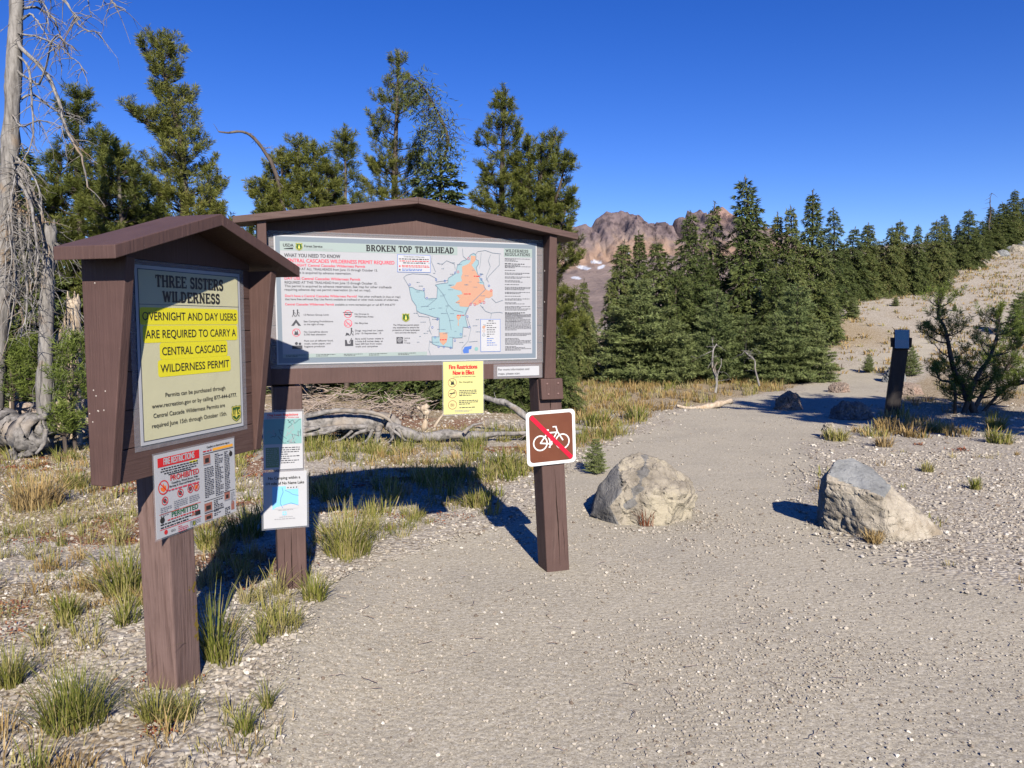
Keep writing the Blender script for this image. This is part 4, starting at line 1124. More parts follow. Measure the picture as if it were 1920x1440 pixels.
    for i, n in enumerate((3, 1, 2, 1, 2, 2, 2, 1, 3, 2, 1, 2, 2, 4, 7)):
        if i in (1, 14): s.dashes(1.267, 1.39, y - .005, .0052, M['ink'], i)
        s.block(1.267, 1.425, y - (.010 if i in (1, 14) else 0), n, .0068, .0036, M['grey_ink'], 40 + i)
        y -= n * .0068 + .0085
    for y0, n in ((.270, 5), (.222, 8), (.155, 3), (.125, 6), (.078, 4)): s.block(1.267, 1.428, y0, n, .0068, .0036, M['grey_ink'], int(y0 * 1000))
    s.film(0.042, 0.022)
    # far corners of the plastic cover over the boards
    s.done()
map_poster()

def small_sheets():
    # yellow notice hanging from the bottom rail
    w, h = .236, .298
    s = Sheet("fire_notice", "yellow fire restriction notice hanging from the bottom edge of the map sign", "notice", w, h, sheet_matrix(CB, YB, -.661, .018, .982, 0.003), M['yellow_p'])
    s.text("Fire Restrictions", .034, .200, h - .041, .024, M['red_ink'], .028); s.text("Now in Effect", .056, .182, h - .074, .024, M['red_ink'], .028)
    s.text("Includes all Wilderness areas", .055, .190, h - .088, .0065, M['grey_ink'])
    for i, y in enumerate((.180, .118, .054)):
        s.ring(.052, y, .026, .0028, M['brick_pic'], slash=(135, 45, None)[i])
    s.poly([(.042, .168), (.046, .19), (.052, .182), (.056, .196), (.064, .170)], M['ink'], 'symbol_marking', 3); s.line([(.036, .118), (.068, .122)], .005, M['ink'], 'symbol_marking', 3)
    for y in (.058, .052, .046): s.dashes(.040, .064, y, .003, M['brick_pic'], 1)
    s.text("No Campfires", .092, .172, .177, .0095, M['ink'])
    s.block(.092, .195, .136, 4, .0095, .0045, M['grey_ink'], 3); s.block(.090, .205, .078, 3, .0095, .0045, M['grey_ink'], 4); s.dashes(.092, .19, .034, .0045, M['grey_ink'], 5)
    s.block(.065, .175, .022, 2, .007, .003, M['pale_ink'], 6)
    s.film(.006, .008); s.done()
    w, h = .262, .056
    s = Sheet("info_strip", "small white text strip in a plastic sleeve at the lower right of the map sign", "notice strip", w, h, sheet_matrix(CB, YB, -.338, .013, 1.190, 0.003), M['white_p'])
    s.text("For more information and", .006, .198, .034, .0125, M['grey_ink']); s.text("maps, please scan.", .006, .142, .010, .0125, M['grey_ink'])
    s.film(.022, .014); s.done()
    # two sheets on the left post
    w, h = .200, .305
    s = Sheet("dog_leash_sheet", "white map sheet with dog leash rules, upper one on the big sign's left post", "sheet", w, h, sheet_matrix(CB, YB, -1.637, .010, .728, -0.01), M['white_p'])
    s.text("Dog Leash Regulations", .024, .178, h - .020, .012, M['red_band'], True); s.text("in the Three Sisters Wilderness", .02, .182, h - .032, .007, M['red_ink'])
    s.rect(.005, .135, .195, .268, M['map_teal'], 'map_marking', 1)
    rg = random.Random(3)
    for i in range(16):
        x, y = rg.uniform(.02, .18), rg.uniform(.145, .255); P = [(x, y)]
        for q in range(4):
            x = min(max(x + rg.uniform(-.03, .03), .01), .19); y = min(max(y + rg.uniform(-.03, .03), .14), .262); P.append((x, y))
        s.line(P, .002, M['navy_line' if i % 2 else 'pale_ink'], 'map_line_marking', 2)
    s.rect(.012, .012, .078, .118, M['map_green'], 'panel_marking', 1)
    for i in range(9): s.dashes(.016, .074, .108 - i * .0105, .0045, M['palegreen'], i)
    s.block(.088, .185, .118, 8, .0115, .0045, M['grey_ink'], 9)
    s.film(.010, .012); s.done()
    w, h = .222, .300
    s = Sheet("camping_sheet", "white no-camping sheet with a blue lake map, lower one on the big sign's left post", "sheet", w, h, sheet_matrix(CB, YB, -1.644, .013, .416, -0.012), M['white_p'])
    s.text("No Camping within a", .026, .188, h - .040, .0145, M['ink'], True); s.text("1/4 mile of No Name Lake", .014, .208, h - .068, .0145, M['ink'], True)
    s.rect(.045, .100, .178, .222, M['map_lake'], 'map_marking', 1); s.poly([(.05, .100), (.178, .100), (.178, .118), (.13, .126), (.085, .115), (.065, .112)], M['white_p'], 'map_marking', 2)
    s.line([(.095, .215), (.10, .19), (.088, .16), (.085, .13), (.098, .105)], .0022, M['map_navy'], 'map_line_marking', 3); s.line([(.10, .12), (.14, .13), (.178, .115)], .002, M['map_navy'], 'map_line_marking', 3); s.line([(.11, .20), (.13, .19), (.15, .175), (.178, .168)], .002, M['map_line'], 'map_line_marking', 3)
    s.rect(.115, .205, .178, .222, M['white_p'], 'panel_marking', 3)
    for x in (.122, .137, .151, .166): s.rect(x, .2105, x + .006, .2165, M['ink'], 'symbol_marking', 4)
    s.rect(.096, .066, .116, .086, M['map_lake'], 'symbol_marking', 2); s.rect(.101, .071, .111, .081, M['white_p'], 'symbol_marking', 3); s.dashes(.075, .150, .093, .004, M['pale_ink'], 1); s.dashes(.055, .16, .045, .0045, M['pale_ink'], 2); s.dashes(.08, .15, .056, .003, M['pale_ink'], 3)
    s.film(.010, .009); s.done()
small_sheets()

def bike_sign():
    w, h = .318, .326
    mw = sheet_matrix(CB, YB, -.150, .013, .648, math.radians(2.0))
    def rrect(x0, y0, x1, y1, r, n=6):
        P = []
        for cx, cy, a in ((x1 - r, y1 - r, 0), (x0 + r, y1 - r, 90), (x0 + r, y0 + r, 180), (x1 - r, y0 + r, 270)): P += arc(cx, cy, r, r, a, a + 90, n)
        return P
    bm = bmesh.new(); bm_prism(bm, rrect(0, 0, w, h, .028), 'z', -.003, 0, 0)
    s = Sheet.__new__(Sheet); s.o = obj_bm("no_cycling_sign", bm, M['sign_white']); s.o.matrix_world = mw; s.w, s.h, s.parts, s.k, s.g, s.gn = w, h, {}, 0, 0, 0
    tag(s.o, "square brown no-cycling sign with white border and red bar on the right post", "trail sign")
    s.poly(rrect(.019, .019, w - .019, h - .019, .022), M['sign_brown'], 'sign_face', 0)
    X = lambda f: w * f; Y = lambda f: h * f
    wm = M['sign_white']
    WL, WR = (X(.275), Y(.412)), (X(.727), Y(.412))
    for c_ in (WL, WR): s.ring(c_[0], c_[1], .0475, .0082, wm, 'bicycle_marking', 1, 30)
    def seg(P, wd=.0085): s.line([(X(p[0]), Y(p[1])) for p in P], wd, wm, 'bicycle_marking', 2)
    bb, st, hd = (.485, .385), (.405, .632), (.625, .60)
    seg([(.275, .412), bb]); seg([(.275, .412), (.42, .585)]); seg([bb, st]); seg([(.43, .590), (.618, .590)]); seg([(.605, .575), (.49, .40)]); seg([(.60, .69), hd, (.735, .435)]); seg([(.535, .695), (.605, .695)], .007)
    seg([(.36, .640), (.445, .640)], .011); seg([bb, (.455, .325)], .007); seg([(.445, .325), (.475, .325)], .007)
    s.ring(X(.485), Y(.39), .012, .012, wm, 'bicycle_marking', 2, 12)
    s.poly([(.022, h - .040), (.040, h - .021), (w - .021, .040), (w - .039, .021)], M['sign_red'], 'red_bar_marking', 3)
    for (x, y) in ((w / 2, .009), (w / 2, h - .009)): s.disc(x, y, .0032, M['bolt'], 'bolt', 1, 10)
    s.done()
bike_sign()

# ------------------------------------------------------------------ trail register post
def register_post():
    p = at(1670, 776)
    z0 = p[2]
    k = empty("register_post", (p[0], p[1], z0), -0.36)
    tag(k, "dark leaning wooden post with a slanted glazed notice, in shade beside the trail", "trail post")
    bm = bmesh.new(); bm_box(bm, -.108, .108, -.09, .09, -.2, 1.16, .012)
    for v_ in bm.verts: v_.co.x += .11 * max(0, v_.co.z) / 1.16
    obj_bm("post", bm, M['dark_post'], k)
    bm = bmesh.new(); bm_box(bm, -.035, .265, -.05, .09, 1.10, 1.255, .006); obj_bm("register_box", bm, M['dark_post'], k)
    bm = bmesh.new(); bm_prism(bm, [(-.13, 1.075), (-.108, 1.062), (-.02, 1.375), (-.042, 1.388)], 'x', .0, .225, .003)
    b_ = obj_bm("notice_board", bm, M['dark_post'], k)
    # sheet of notice under glass, tilted back
    ax = Vector((0, .088, .313)).normalized(); nrm = Vector((0, -ax.z, ax.y))
    def q(x0, x1, t0, t1, off, m, name):
        a = Acc(); o = Vector((0, -.13, 1.075)) + nrm * off
        V = [tuple(o + ax * t_ + Vector((x, 0, 0))) for x, t_ in ((x0, t0), (x1, t0), (x1, t1), (x0, t1))]
        a.add(V, [[0, 1, 2, 3]]); return a.build(name, m, b_)
    q(.012, .213, .012, .318, .0015, M['white_p'], "frame_border")
    q(.020, .205, .020, .310, .003, M['map_teal'], "notice_sheet")
    q(.028, .197, .03, .15, .0045, M['palegreen'], "printed_panel")
    q(.010, .215, .010, .320, .010, M['film'], "glass")
register_post()

# ------------------------------------------------------------------ boulders and rocks
def rock(name, pts, mats, loc, label, rz=0.0, amp=0.015, cuts=5, facet=None, seed=0, group=None, rough_s=3.0):
    bm = bmesh.new()
    vs = [bm.verts.new(p) for p in pts]
    r = bmesh.ops.convex_hull(bm, input=vs)
    bmesh.ops.delete(bm, geom=list({e for e in r['geom_interior'] + r['geom_unused'] if isinstance(e, bmesh.types.BMVert)}), context='VERTS')
    bmesh.ops.dissolve_limit(bm, angle_limit=math.radians(6), verts=bm.verts, edges=bm.edges)
    bmesh.ops.triangulate(bm, faces=bm.faces[:])
    L = max(e.calc_length() for e in bm.edges)
    target = 0.022 * max(max(abs(c_) for c_ in p) for p in pts) * 2
    for it in range(7):
        long = [e for e in bm.edges if e.calc_length() > target]
        if not long or len(bm.verts) > 26000: break
        bmesh.ops.subdivide_edges(bm, edges=long, cuts=1)
        bmesh.ops.triangulate(bm, faces=bm.faces[:])
    for _ in range(1): bmesh.ops.smooth_vert(bm, verts=bm.verts, factor=.5, use_axis_x=True, use_axis_y=True, use_axis_z=True)
    bm.normal_update()
    sc = max(abs(c_) for p in pts for c_ in p)
    off = Vector((seed * 7.3, seed * 1.7, 0))
    fac_idx = {}
    for f in bm.faces:
        f.material_index = 0
        if facet is not None:
            c_ = f.calc_center_median()
            if facet(c_, f.normal): f.material_index = 1
    for v_ in bm.verts:
        p = v_.co / sc * rough_s + off
        d = mnoise.fractal(p, 0.6, 2.2, 6)
        rdg = 1 - abs(mnoise.noise(p * 1.3 + Vector((3, 1, 2))))
        smooth = 0.35 if (facet is not None and v_.link_faces and all(f.material_index == 1 for f in v_.link_faces)) else 1.0
        vd = mnoise.voronoi(p * 1.1)[0]
        step = (vd[1] - vd[0]); crk = max(0.0, 1 - step / .10)
        fine = mnoise.fractal(p * 5, 0.7, 2.2, 4)
        v_.co += v_.normal * smooth * (amp * d + amp * .35 * fine - amp * .9 * crk * crk - amp * 1.2 * max(0, rdg - .86) * 5)
    me = bpy.data.meshes.new(name); bm.to_mesh(me); bm.free()
    for m_ in mats: me.materials.append(m_)
    for p in me.polygons: p.use_smooth = True
    me.set_sharp_from_angle(angle=math.radians(38))
    o = bpy.data.objects.new(name, me); COL.objects.link(o)
    o.location = loc; o.rotation_euler = (0, 0, rz)
    if seed == 11: o.scale = (1.0, 1.0, .94)
    return tag(o, label, "boulder" if sc > .3 else "rock", group)

p = at(1215, 980); z = gz(p[0], p[1])
rock("boulder", [(-.42, -.02, .0), (-.34, .02, .24), (-.22, -.02, .40), (-.05, .06, .495), (.04, .10, .47), (.10, .0, .40), (.22, .02, .405), (.36, .0, .30), (.425, .02, .14), (.37, -.06, -.02), (.12, -.27, -.04), (-.22, -.24, -.04), (-.30, -.2, .12),
     (-.16, -.22, .30), (.0, -.24, .26), (.24, -.22, .22), (.33, -.14, .20), (.05, -.10, .40), (-.38, .3, 0), (-.2, .4, .25), (.1, .42, .3), (.38, .3, .1), (.3, .4, -.03), (-.2, .45, -.05)],
     [M['rock_tan'], M['rock_crease']], (p[0], p[1] + .22, z), "rounded tan boulder with grey creases standing alone beside the gravel path", 0, .016,
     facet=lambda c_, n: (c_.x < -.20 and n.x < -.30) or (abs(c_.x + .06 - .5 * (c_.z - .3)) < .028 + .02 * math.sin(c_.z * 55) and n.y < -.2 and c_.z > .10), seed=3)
p = at(1664, 1014); z = gz(p[0], p[1])
rock("boulder", [(-.31, .16, -.05), (-.345, .02, .40), (-.33, .05, .45), (-.22, .16, .535), (-.10, .20, .555), (.02, .15, .49), (.075, -.05, .375), (-.05, -.20, .33), (.0, -.21, -.05), (.12, -.22, -.05), (.30, -.17, -.05), (.56, -.02, -.06), (.47, .0, .03), (.24, .04, .235), (.30, .28, 0), (-.1, .40, .1), (-.28, .34, 0), (-.28, .28, .35), (-.26, .34, -.05), (.3, .3, -.05)],
     [M['rock_cream'], M['rock_grey']], (p[0], p[1] + .20, z), "angular cream wedge-shaped boulder with a flat blue-grey top beside the path", 0, .013,
     facet=lambda c_, n: n.z > .60 and n.y < .1 and c_.z > .3 and c_.x < .08, seed=11)
def rnd_rock(seed, w, d, h, n=16):
    rg = random.Random(seed); P = []
    for i in range(n):
        a = rg.uniform(0, 2 * math.pi); t_ = rg.uniform(0, 1) ** .8
        k_ = 1 - .55 * t_ * t_
        P.append((math.cos(a) * w / 2 * k_ * rg.uniform(.8, 1.05), math.sin(a) * d / 2 * k_ * rg.uniform(.8, 1.05), h * t_))
    for a in range(0, 360, 45): P.append((math.cos(math.radians(a)) * w / 2, math.sin(math.radians(a)) * d / 2, -.04))
    return P
for px, py, wpx, hpx, mt, lab, sd in (
    (1483, 768, 56, 36, 'rock_brown', "brown rock with a pointed left side on the far left edge of the path", 1),
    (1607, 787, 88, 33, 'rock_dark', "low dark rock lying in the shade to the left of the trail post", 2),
    (1557, 820, 34, 27, 'rock_cream', "small pale rock with a grass clump at its foot, in front of the shade", 3),
    (1579, 735, 44, 20, 'rock_brown', "flat reddish rock on the far side of the path, between the trees and the post", 4),
    (1683, 716, 46, 32, 'rock_grey', "upright pale grey rock directly behind the trail post", 5),
    (1712, 741, 66, 24, 'rock_brown', "broad brown rock just right of the trail post at the path's far bend", 6),
    (343, 1440, 30, 20, 'rock_cream', "flat tan stone at the bottom edge of the gravel, below the small kiosk", 7),
    (193, 1022, 0, 0, None, None, 0)):
    if mt is None: continue
    p = at(px, py); d_ = p[1]
    w_ = wpx / FPX * d_; h_ = hpx / FPX * d_
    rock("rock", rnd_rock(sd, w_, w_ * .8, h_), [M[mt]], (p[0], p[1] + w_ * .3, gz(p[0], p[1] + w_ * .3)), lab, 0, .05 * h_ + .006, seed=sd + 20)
hr = random.Random(5)
for i, (px, py, wpx, hpx) in enumerate(((1862, 482, 26, 12), (1880, 480, 30, 12), (1905, 472, 34, 14), (1895, 470, 22, 9), (1835, 506, 12, 6), (1918, 462, 24, 10))):
    p = at(px, py); d_ = p[1]; w_ = wpx / FPX * d_; h_ = hpx / FPX * d_
    rock("rock", rnd_rock(40 + i, w_, w_ * .8, h_), [M['rock_grey' if i % 2 else 'rock_tan']], (p[0], p[1], gz(p[0], p[1])), ("pale rock on the hill crest below the dead spire", "second pale rock on the hill crest, beside the one below the spire", "largest pale rock on the hill crest, under the uppermost trees", "small pale rock between the largest crest rock and its neighbour", "tiny pale rock on the slope edge below the wide dense hemlock", "pale crest rock cut by the picture's edge")[i], 0, .04 * h_, seed=60 + i, group="pale rocks on the hill crest")

# ------------------------------------------------------------------ dead wood
def P3(pts, d0, d1=None):
    """polyline of photo positions set at distance d0 (to d1 at its end)"""
    n = len(pts); d1 = d0 if d1 is None else d1
    return np.array([atY(a, b_, d0 + (d1 - d0) * i / max(1, n - 1)) for i, (a, b_) in enumerate(pts)])
def gnarl(P, amp, rg):
    P = P.copy(); n = len(P)
    o = np.cumsum(rg.normal(0, 1, (n, 3)), 0); o -= np.linspace(0, 1, n)[:, None] * o[-1]
    return P + amp * o / math.sqrt(n)
def twigs(acc, P, rg, n, ln, r0, droop=.5, sub_=True):
    """bare side twigs along a branch"""
    for i in range(n):
        k = rg.integers(int(len(P) * .2), len(P)); b0 = P[k]
        d = rg.normal(0, 1, 3); d[2] = d[2] * .5 - droop; d /= np.linalg.norm(d)
        L = ln * rg.uniform(.35, 1.1); t_ = np.linspace(0, 1, 6)[:, None]
        Q = b0 + d * L * t_ + np.array([0, 0, -1]) * L * droop * .6 * t_ ** 2 + rg.normal(0, .03 * L, (6, 3)) * t_
        V, F = tube(Q, np.linspace(r0, r0 * .3, 6), 4); acc.add(V, F)
        if sub_ and rg.random() < .6:
            for q in range(2):
                kk = rg.integers(2, 6); d2 = d + rg.normal(0, .6, 3); d2[2] -= .3; d2 /= np.linalg.norm(d2)
                Q2 = Q[kk] + d2 * L * .4 * np.linspace(0, 1, 4)[:, None]
                V, F = tube(Q2, np.linspace(r0 * .6, r0 * .25, 4), 3); acc.add(V, F)

def dead_tree():
    D = 9.2
    base = at(-20, 900)
    t = empty("dead_tree", (base[0], D, gz(base[0], D)))
    tag(t, "tall grey dead tree with many bare drooping branches, trunk still standing high", "dead tree")
    inv = np.array(t.location)
    rg = np.random.default_rng(2)
    tr = spline(P3([(-22, 980), (-18, 850), (-10, 700), (2, 560), (10, 430), (18, 300), (24, 180), (28, 80), (34, -60), (40, -220), (44, -380)], D), 50)
    rad = np.interp(np.linspace(0, 1, 50), [0, .3, .6, .8, 1], [.14, .106, .086, .067, .036])
    rad = rad * (1 + .06 * rg.normal(0, 1, 50))
    a = Acc(); V, F = tube(tr - inv, rad, 14); V = V + rg.normal(0, .004, V.shape); a.add(V, F)
    a.build("trunk", M['dead'], t, True)
    main = [
        [(30, 60), (40, 89), (70, 118), (96, 156), (112, 195), (120, 222), (129, 249), (140, 268), (151, 289), (158, 320), (164, 351)],
        [(34, -70), (120, -40), (195, 0), (213, 9), (236, 20)], [(34, -60), (90, -30), (126, 0), (150, 45), (165, 55), (190, 62)],
        [(28, 60), (60, 66), (102, 80), (120, 95), (133, 107), (164, 138)], [(30, 20), (70, 10), (100, 30), (112, 62), (120, 92)],
        [(24, 130), (60, 150), (80, 150), (104, 70), (125, 76), (143, 95)], [(26, 100), (52, 130), (58, 190), (62, 240), (52, 290), (30, 320)],
        [(22, 190), (60, 175), (95, 200), (140, 218), (157, 223)], [(20, 210), (45, 235), (82, 225), (120, 240)],
        [(14, 330), (36, 340), (56, 370), (70, 415), (72, 470), (68, 520)], [(12, 350), (30, 385), (36, 440), (46, 500), (50, 560), (46, 610), (38, 632)],
        [(12, 310), (30, 318), (50, 350), (60, 400), (66, 450), (70, 500), (62, 545)], [(16, 300), (50, 330), (72, 380), (80, 410), (74, 450), (66, 470)],
        [(8, 380), (22, 400), (32, 460), (34, 520), (28, 570), (20, 600)], [(8, 400), (14, 440), (12, 500), (8, 560)], [(14, 290), (40, 300), (58, 340), (75, 350), (78, 420)],
        [(10, 360), (40, 400), (60, 470), (58, 540), (62, 590)], [(20, 240), (30, 270), (45, 275), (50, 350)], [(28, 40), (55, 30), (75, 45), (90, 75)], [(30, -20), (60, -10), (85, 20), (92, 60)],
        [(10, 420), (26, 470), (24, 540), (12, 610)], [(18, 280), (26, 330), (20, 400), (22, 450)],
        [(30, -100), (80, -90), (130, -60), (160, -20), (172, 30)], [(30, -30), (70, -26), (110, -12), (140, 20), (152, 40)], [(10, 440), (44, 480), (50, 540), (44, 600), (50, 640)],
    ]
    for i in range(14):
        x0, y0 = rg.uniform(8, 30), rg.uniform(290, 430); xo = rg.uniform(18, 90); y1 = rg.uniform(470, 650)
        main.append([(x0, y0), (x0 + (xo - x0) * .6, y0 + 12), (xo, y0 + .3 * (y1 - y0)), (xo + rg.uniform(-6, 8), y0 + .65 * (y1 - y0)), (xo + rg.uniform(-14, 10), y1)])
    for i, pl in enumerate(main):
        dd = rg.uniform(-.9, .5)
        P = spline(P3(pl, D, D + dd), 22); P = gnarl(P, .035, rg)
        L = np.linalg.norm(np.diff(P, axis=0), axis=1).sum()
        r0 = (.024 if i in (0, 9, 10, 11, 12, 16) else .015) * rg.uniform(.8, 1.15)
        a = Acc(); V, F = tube(P - inv, np.linspace(r0, r0 * .3, 22), 6); a.add(V, F)
        twigs(a, P - inv, rg, int(5 + L * 8), .34, .0055, .6)
        a.build("branch", M['dead'], t, True)
    return t
dead_tree()

def snag(name, pts, r0, r1, D, label, cat, mat, twn=30, twl=.3, jag=True, seed=1, base=None, drp=.9):
    rg = np.random.default_rng(seed)
    P = spline(P3(pts, D), 26)
    x, y = P[0, 0], P[0, 1]
    if base == 'ground': P[0, 2] = gz(x, y) - .05
    o = empty(name, (x, y, P[0, 2])); tag(o, label, cat); inv = P[0].copy()
    a = Acc(); rr = np.linspace(r0, r1, 26) * (1 + .07 * rg.normal(0, 1, 26)); V, F = tube(P - inv, rr, 12)
    V = V + rg.normal(0, .05 * r1, V.shape); a.add(V, F)
    if jag:
        top = P[-1] - inv
        for i in range(9):
            th = rg.uniform(0, 6.28); b0 = top + np.array([math.cos(th), math.sin(th), 0]) * r1 * .7
            Q = np.array([b0 - [0, 0, .06], b0 + [0, 0, rg.uniform(.0, .10)]]); V, F = tube(Q, [r1 * .38, r1 * .08], 4); a.add(V, F)
    a.build("trunk", M[mat], o, True)
    if twn:
        a = Acc(); twigs(a, P - inv, rg, twn, twl, .006, drp); a.build("twigs", M['dead'], o, True)
    return o
snag("dead_snag", [(82, 760), (86, 640), (88, 560), (92, 480), (95, 424)], .088, .066, 9.0, "broken-topped grey and brown dead trunk between the dead tree and the small kiosk", "dead trunk", 'dead', 34, .5, True, 4, 'ground')
snag("broken_stump", [(138, 740), (140, 660), (137, 600), (138, 560)], .072, .084, 9.3, "splintered pale stump with hanging fibres behind the small kiosk's left side", "stump", 'tan_wood', 60, .65, True, 6, 'ground', 1.6)
snag("leaning_stump", [(88, 668), (105, 640), (118, 618), (126, 600)], .040, .031, 9.2, "short slanting bleached limb propped against the splintered stump", "dead limb", 'tan_wood', 4, .2, True, 7)
snag("root_knot", [(25, 760), (28, 735), (32, 715), (31, 695)], .055, .03, 10.0, "small upright bleached root end at the left edge, above the driftwood trunk", "root", 'tan_wood', 14, .3, True, 8, 'ground')

def log(name, pts, r, D0, D1, label, cat, mat, seed, tw=0, twl=.3, lump=.12, n=40, taper=(1, .8), group=None, extra=None):
    rg = np.random.default_rng(seed)
    P = spline(P3(pts, D0, D1), n); P = gnarl(P, r * .25, rg)
    c0 = P.mean(0); o = empty(name, c0); tag(o, label, cat, group)
    th = np.linspace(0, 1, n)
    rr = r * np.interp(th, np.linspace(0, 1, len(taper)), taper) * (1 + lump * (vnoise(th * 9, th * 0, seed) - .5) * 2)
    a = Acc(); V, F = tube(P - c0, rr, 14); nn_ = len(V)
    V = V + (rg.normal(0, 1, V.shape) * r * .05); a.add(V, F)
    a.add(V[:14], [list(range(14))]); a.add(V[-14:], [list(range(13, -1, -1))])
    if extra:
        for pl, e0, e1, d_ in extra:
            Q = gnarl(spline(P3(pl, d_), 16), e0 * .4, rg); V, F = tube(Q - c0, np.linspace(e0, e1, 16), 8); a.add(V, F)
    a.build("trunk", M[mat], o, True)
    if tw:
        a = Acc(); twigs(a, P - c0, rg, tw, twl, .007, .15); a.build("twigs", M['dead'], o, True)
    return o
gy1 = at(50, 855)[1]
log("driftwood_log", [(-60, 790), (-20, 800), (20, 808), (50, 812), (75, 815), (92, 800)], .20, gy1 + .1, gy1, "silvery uprooted trunk with a gnarled end lying at the left edge", "fallen trunk", 'silver', 3, 10, .35, .3, 50, (.8, .95, 1.05, .95, 1.15, .55),
    extra=[([(60, 790), (85, 780), (98, 772)], .05, .03, gy1), ([(10, 790), (0, 775), (-12, 762)], .05, .035, gy1), ([(70, 830), (60, 848), (35, 855)], .06, .03, gy1 - .15), ([(84, 805), (80, 835), (68, 850)], .03, .015, gy1 - .2), ([(20, 845), (30, 870), (32, 860)], .05, .03, gy1 - .2)])
log("fallen_log", [(25, 772), (70, 770), (110, 768), (170, 764), (260, 760), (380, 756)], .125, 9.6, 10.1, "brown weathered log lying behind the small kiosk, beyond the silvery trunk", "log", 'twig', 5, 6, .3, .08, 30, (1, 1))
log("fallen_log", [(95, 805), (120, 797), (150, 790), (200, 792)], .06, 9.0, 9.2, "short split tan log end in front of the brown weathered log", "log", 'tan_wood', 9, 3, .2, .2, 24, (.9, 1))
gy2 = 9.6
log("fallen_log", [(470, 800), (540, 797), (590, 794), (640, 794), (690, 791), (720, 786), (742, 800)], .125, gy2, gy2 + .2, "thick silver-grey fallen log seen beneath the big map sign", "log", 'silver', 15, 8, .3, .15, 46, (1, 1, 1, .9, .8),
    extra=[([(575, 779), (640, 770), (690, 774), (720, 782), (738, 796)], .035, .02, gy2 - .1), ([(712, 800), (710, 815), (706, 832)], .045, .03, gy2 - .25), ([(690, 805), (670, 812), (655, 822)], .03, .012, gy2 - .2), ([(660, 808), (640, 822), (600, 830)], .02, .01, gy2 - .2), ([(720, 790), (730, 780), (735, 765)], .025, .012, gy2), ([(560, 806), (610, 806), (650, 803), (690, 800)], .05, .03, gy2 - .16), ([(540, 815), (575, 815), (620, 810), (640, 800)], .03, .015, gy2 - .3), ([(545, 822), (570, 808), (600, 800)], .04, .02, gy2 - .25), ([(700, 806), (690, 822), (672, 833), (650, 838)], .025, .008, gy2 - .3), ([(730, 800), (738, 818), (728, 830)], .03, .01, gy2 - .3), ([(735, 806), (760, 825), (775, 828)], .02, .008, gy2 - .3)])
log("fallen_limb", [(725, 797), (745, 805), (765, 812), (790, 817), (815, 815), (845, 812), (870, 816), (900, 816), (935, 813), (1010, 812), (1090, 810)], .065, 9.5, 9.7, "slender pale fallen trunk curving right from the silver log to the right post", "fallen trunk", 'silver', 17, 12, .25, .2, 60, (.9, 1.1, .8, 1, .9, .45, .35),
    extra=[([(745, 800), (752, 815), (748, 822)], .03, .012, 9.4), ([(870, 812), (885, 800), (905, 793)], .03, .008, 9.5)])
log("upright_root", [(793, 806), (798, 792), (800, 778), (795, 768), (803, 760)], .04, 9.7, 9.7, "short knobbly bleached root standing up from the slender fallen trunk", "root", 'tan_wood', 21, 5, .2, .35, 20, (1.0, .8, .9, 1.3, .9), extra=[([(815, 800), (825, 785), (835, 772), (830, 755)], .022, .005, 9.7), ([(797, 775), (788, 768), (783, 762)], .025, .014, 9.7)])
log("dead_branch", [(900, 742), (925, 750), (950, 757), (968, 768), (990, 785), (1010, 800)], .042, 10.2, 9.8, "smooth grey dead branch slanting down behind the yellow notice to the right post", "dead branch", 'dead', 23, 5, .25, .15, 26, (.75, 1, 1.1, 1))
log("driftwood_piece", [(1268, 761), (1290, 765), (1320, 764), (1345, 758), (1372, 752)], .05, 13.4, 13.6, "bleached yellowish driftwood piece lying in dry grass left of the path", "driftwood", 'tan_wood', 27, 6, .25, .3, 30, (.4, .7, .9, 1.2, .8))
log("dead_sapling", [(1341, 737), (1344, 715), (1336, 690), (1336, 670), (1338, 655), (1344, 645)], .022, 15.6, 15.9, "pale twisted dead sapling standing before the dark trees, forked near its foot", "dead sapling", 'dead', 29, 14, .35, .1, 26, (1.2, .9, .7, .5), extra=[([(1344, 720), (1346, 700), (1352, 685), (1352, 672)], .015, .006, 15.7), ([(1344, 705), (1340, 690), (1345, 678)], .015, .006, 15.6)])
log("dead_branch", [(1424, 724), (1420, 708), (1416, 692), (1415, 676), (1402, 664), (1394, 658)], .02, 16.2, 16.4, "pale dead branch hanging down in front of the trees, right of the twisted sapling", "dead branch", 'dead', 31, 18, .4, .1, 24, (1, .8, .6))
log("dead_limb", [(548, 470), (540, 420), (530, 385), (521, 343), (515, 322), (507, 303), (495, 284), (482, 266), (466, 252), (448, 247), (428, 249), (410, 247)], .036, 14.6, 14.2, "bare dark limb arching left against the sky above the big sign's left end", "dead limb", 'bark', 33, 14, .25, .1, 44, (1.2, 1, .9, .7, .35))

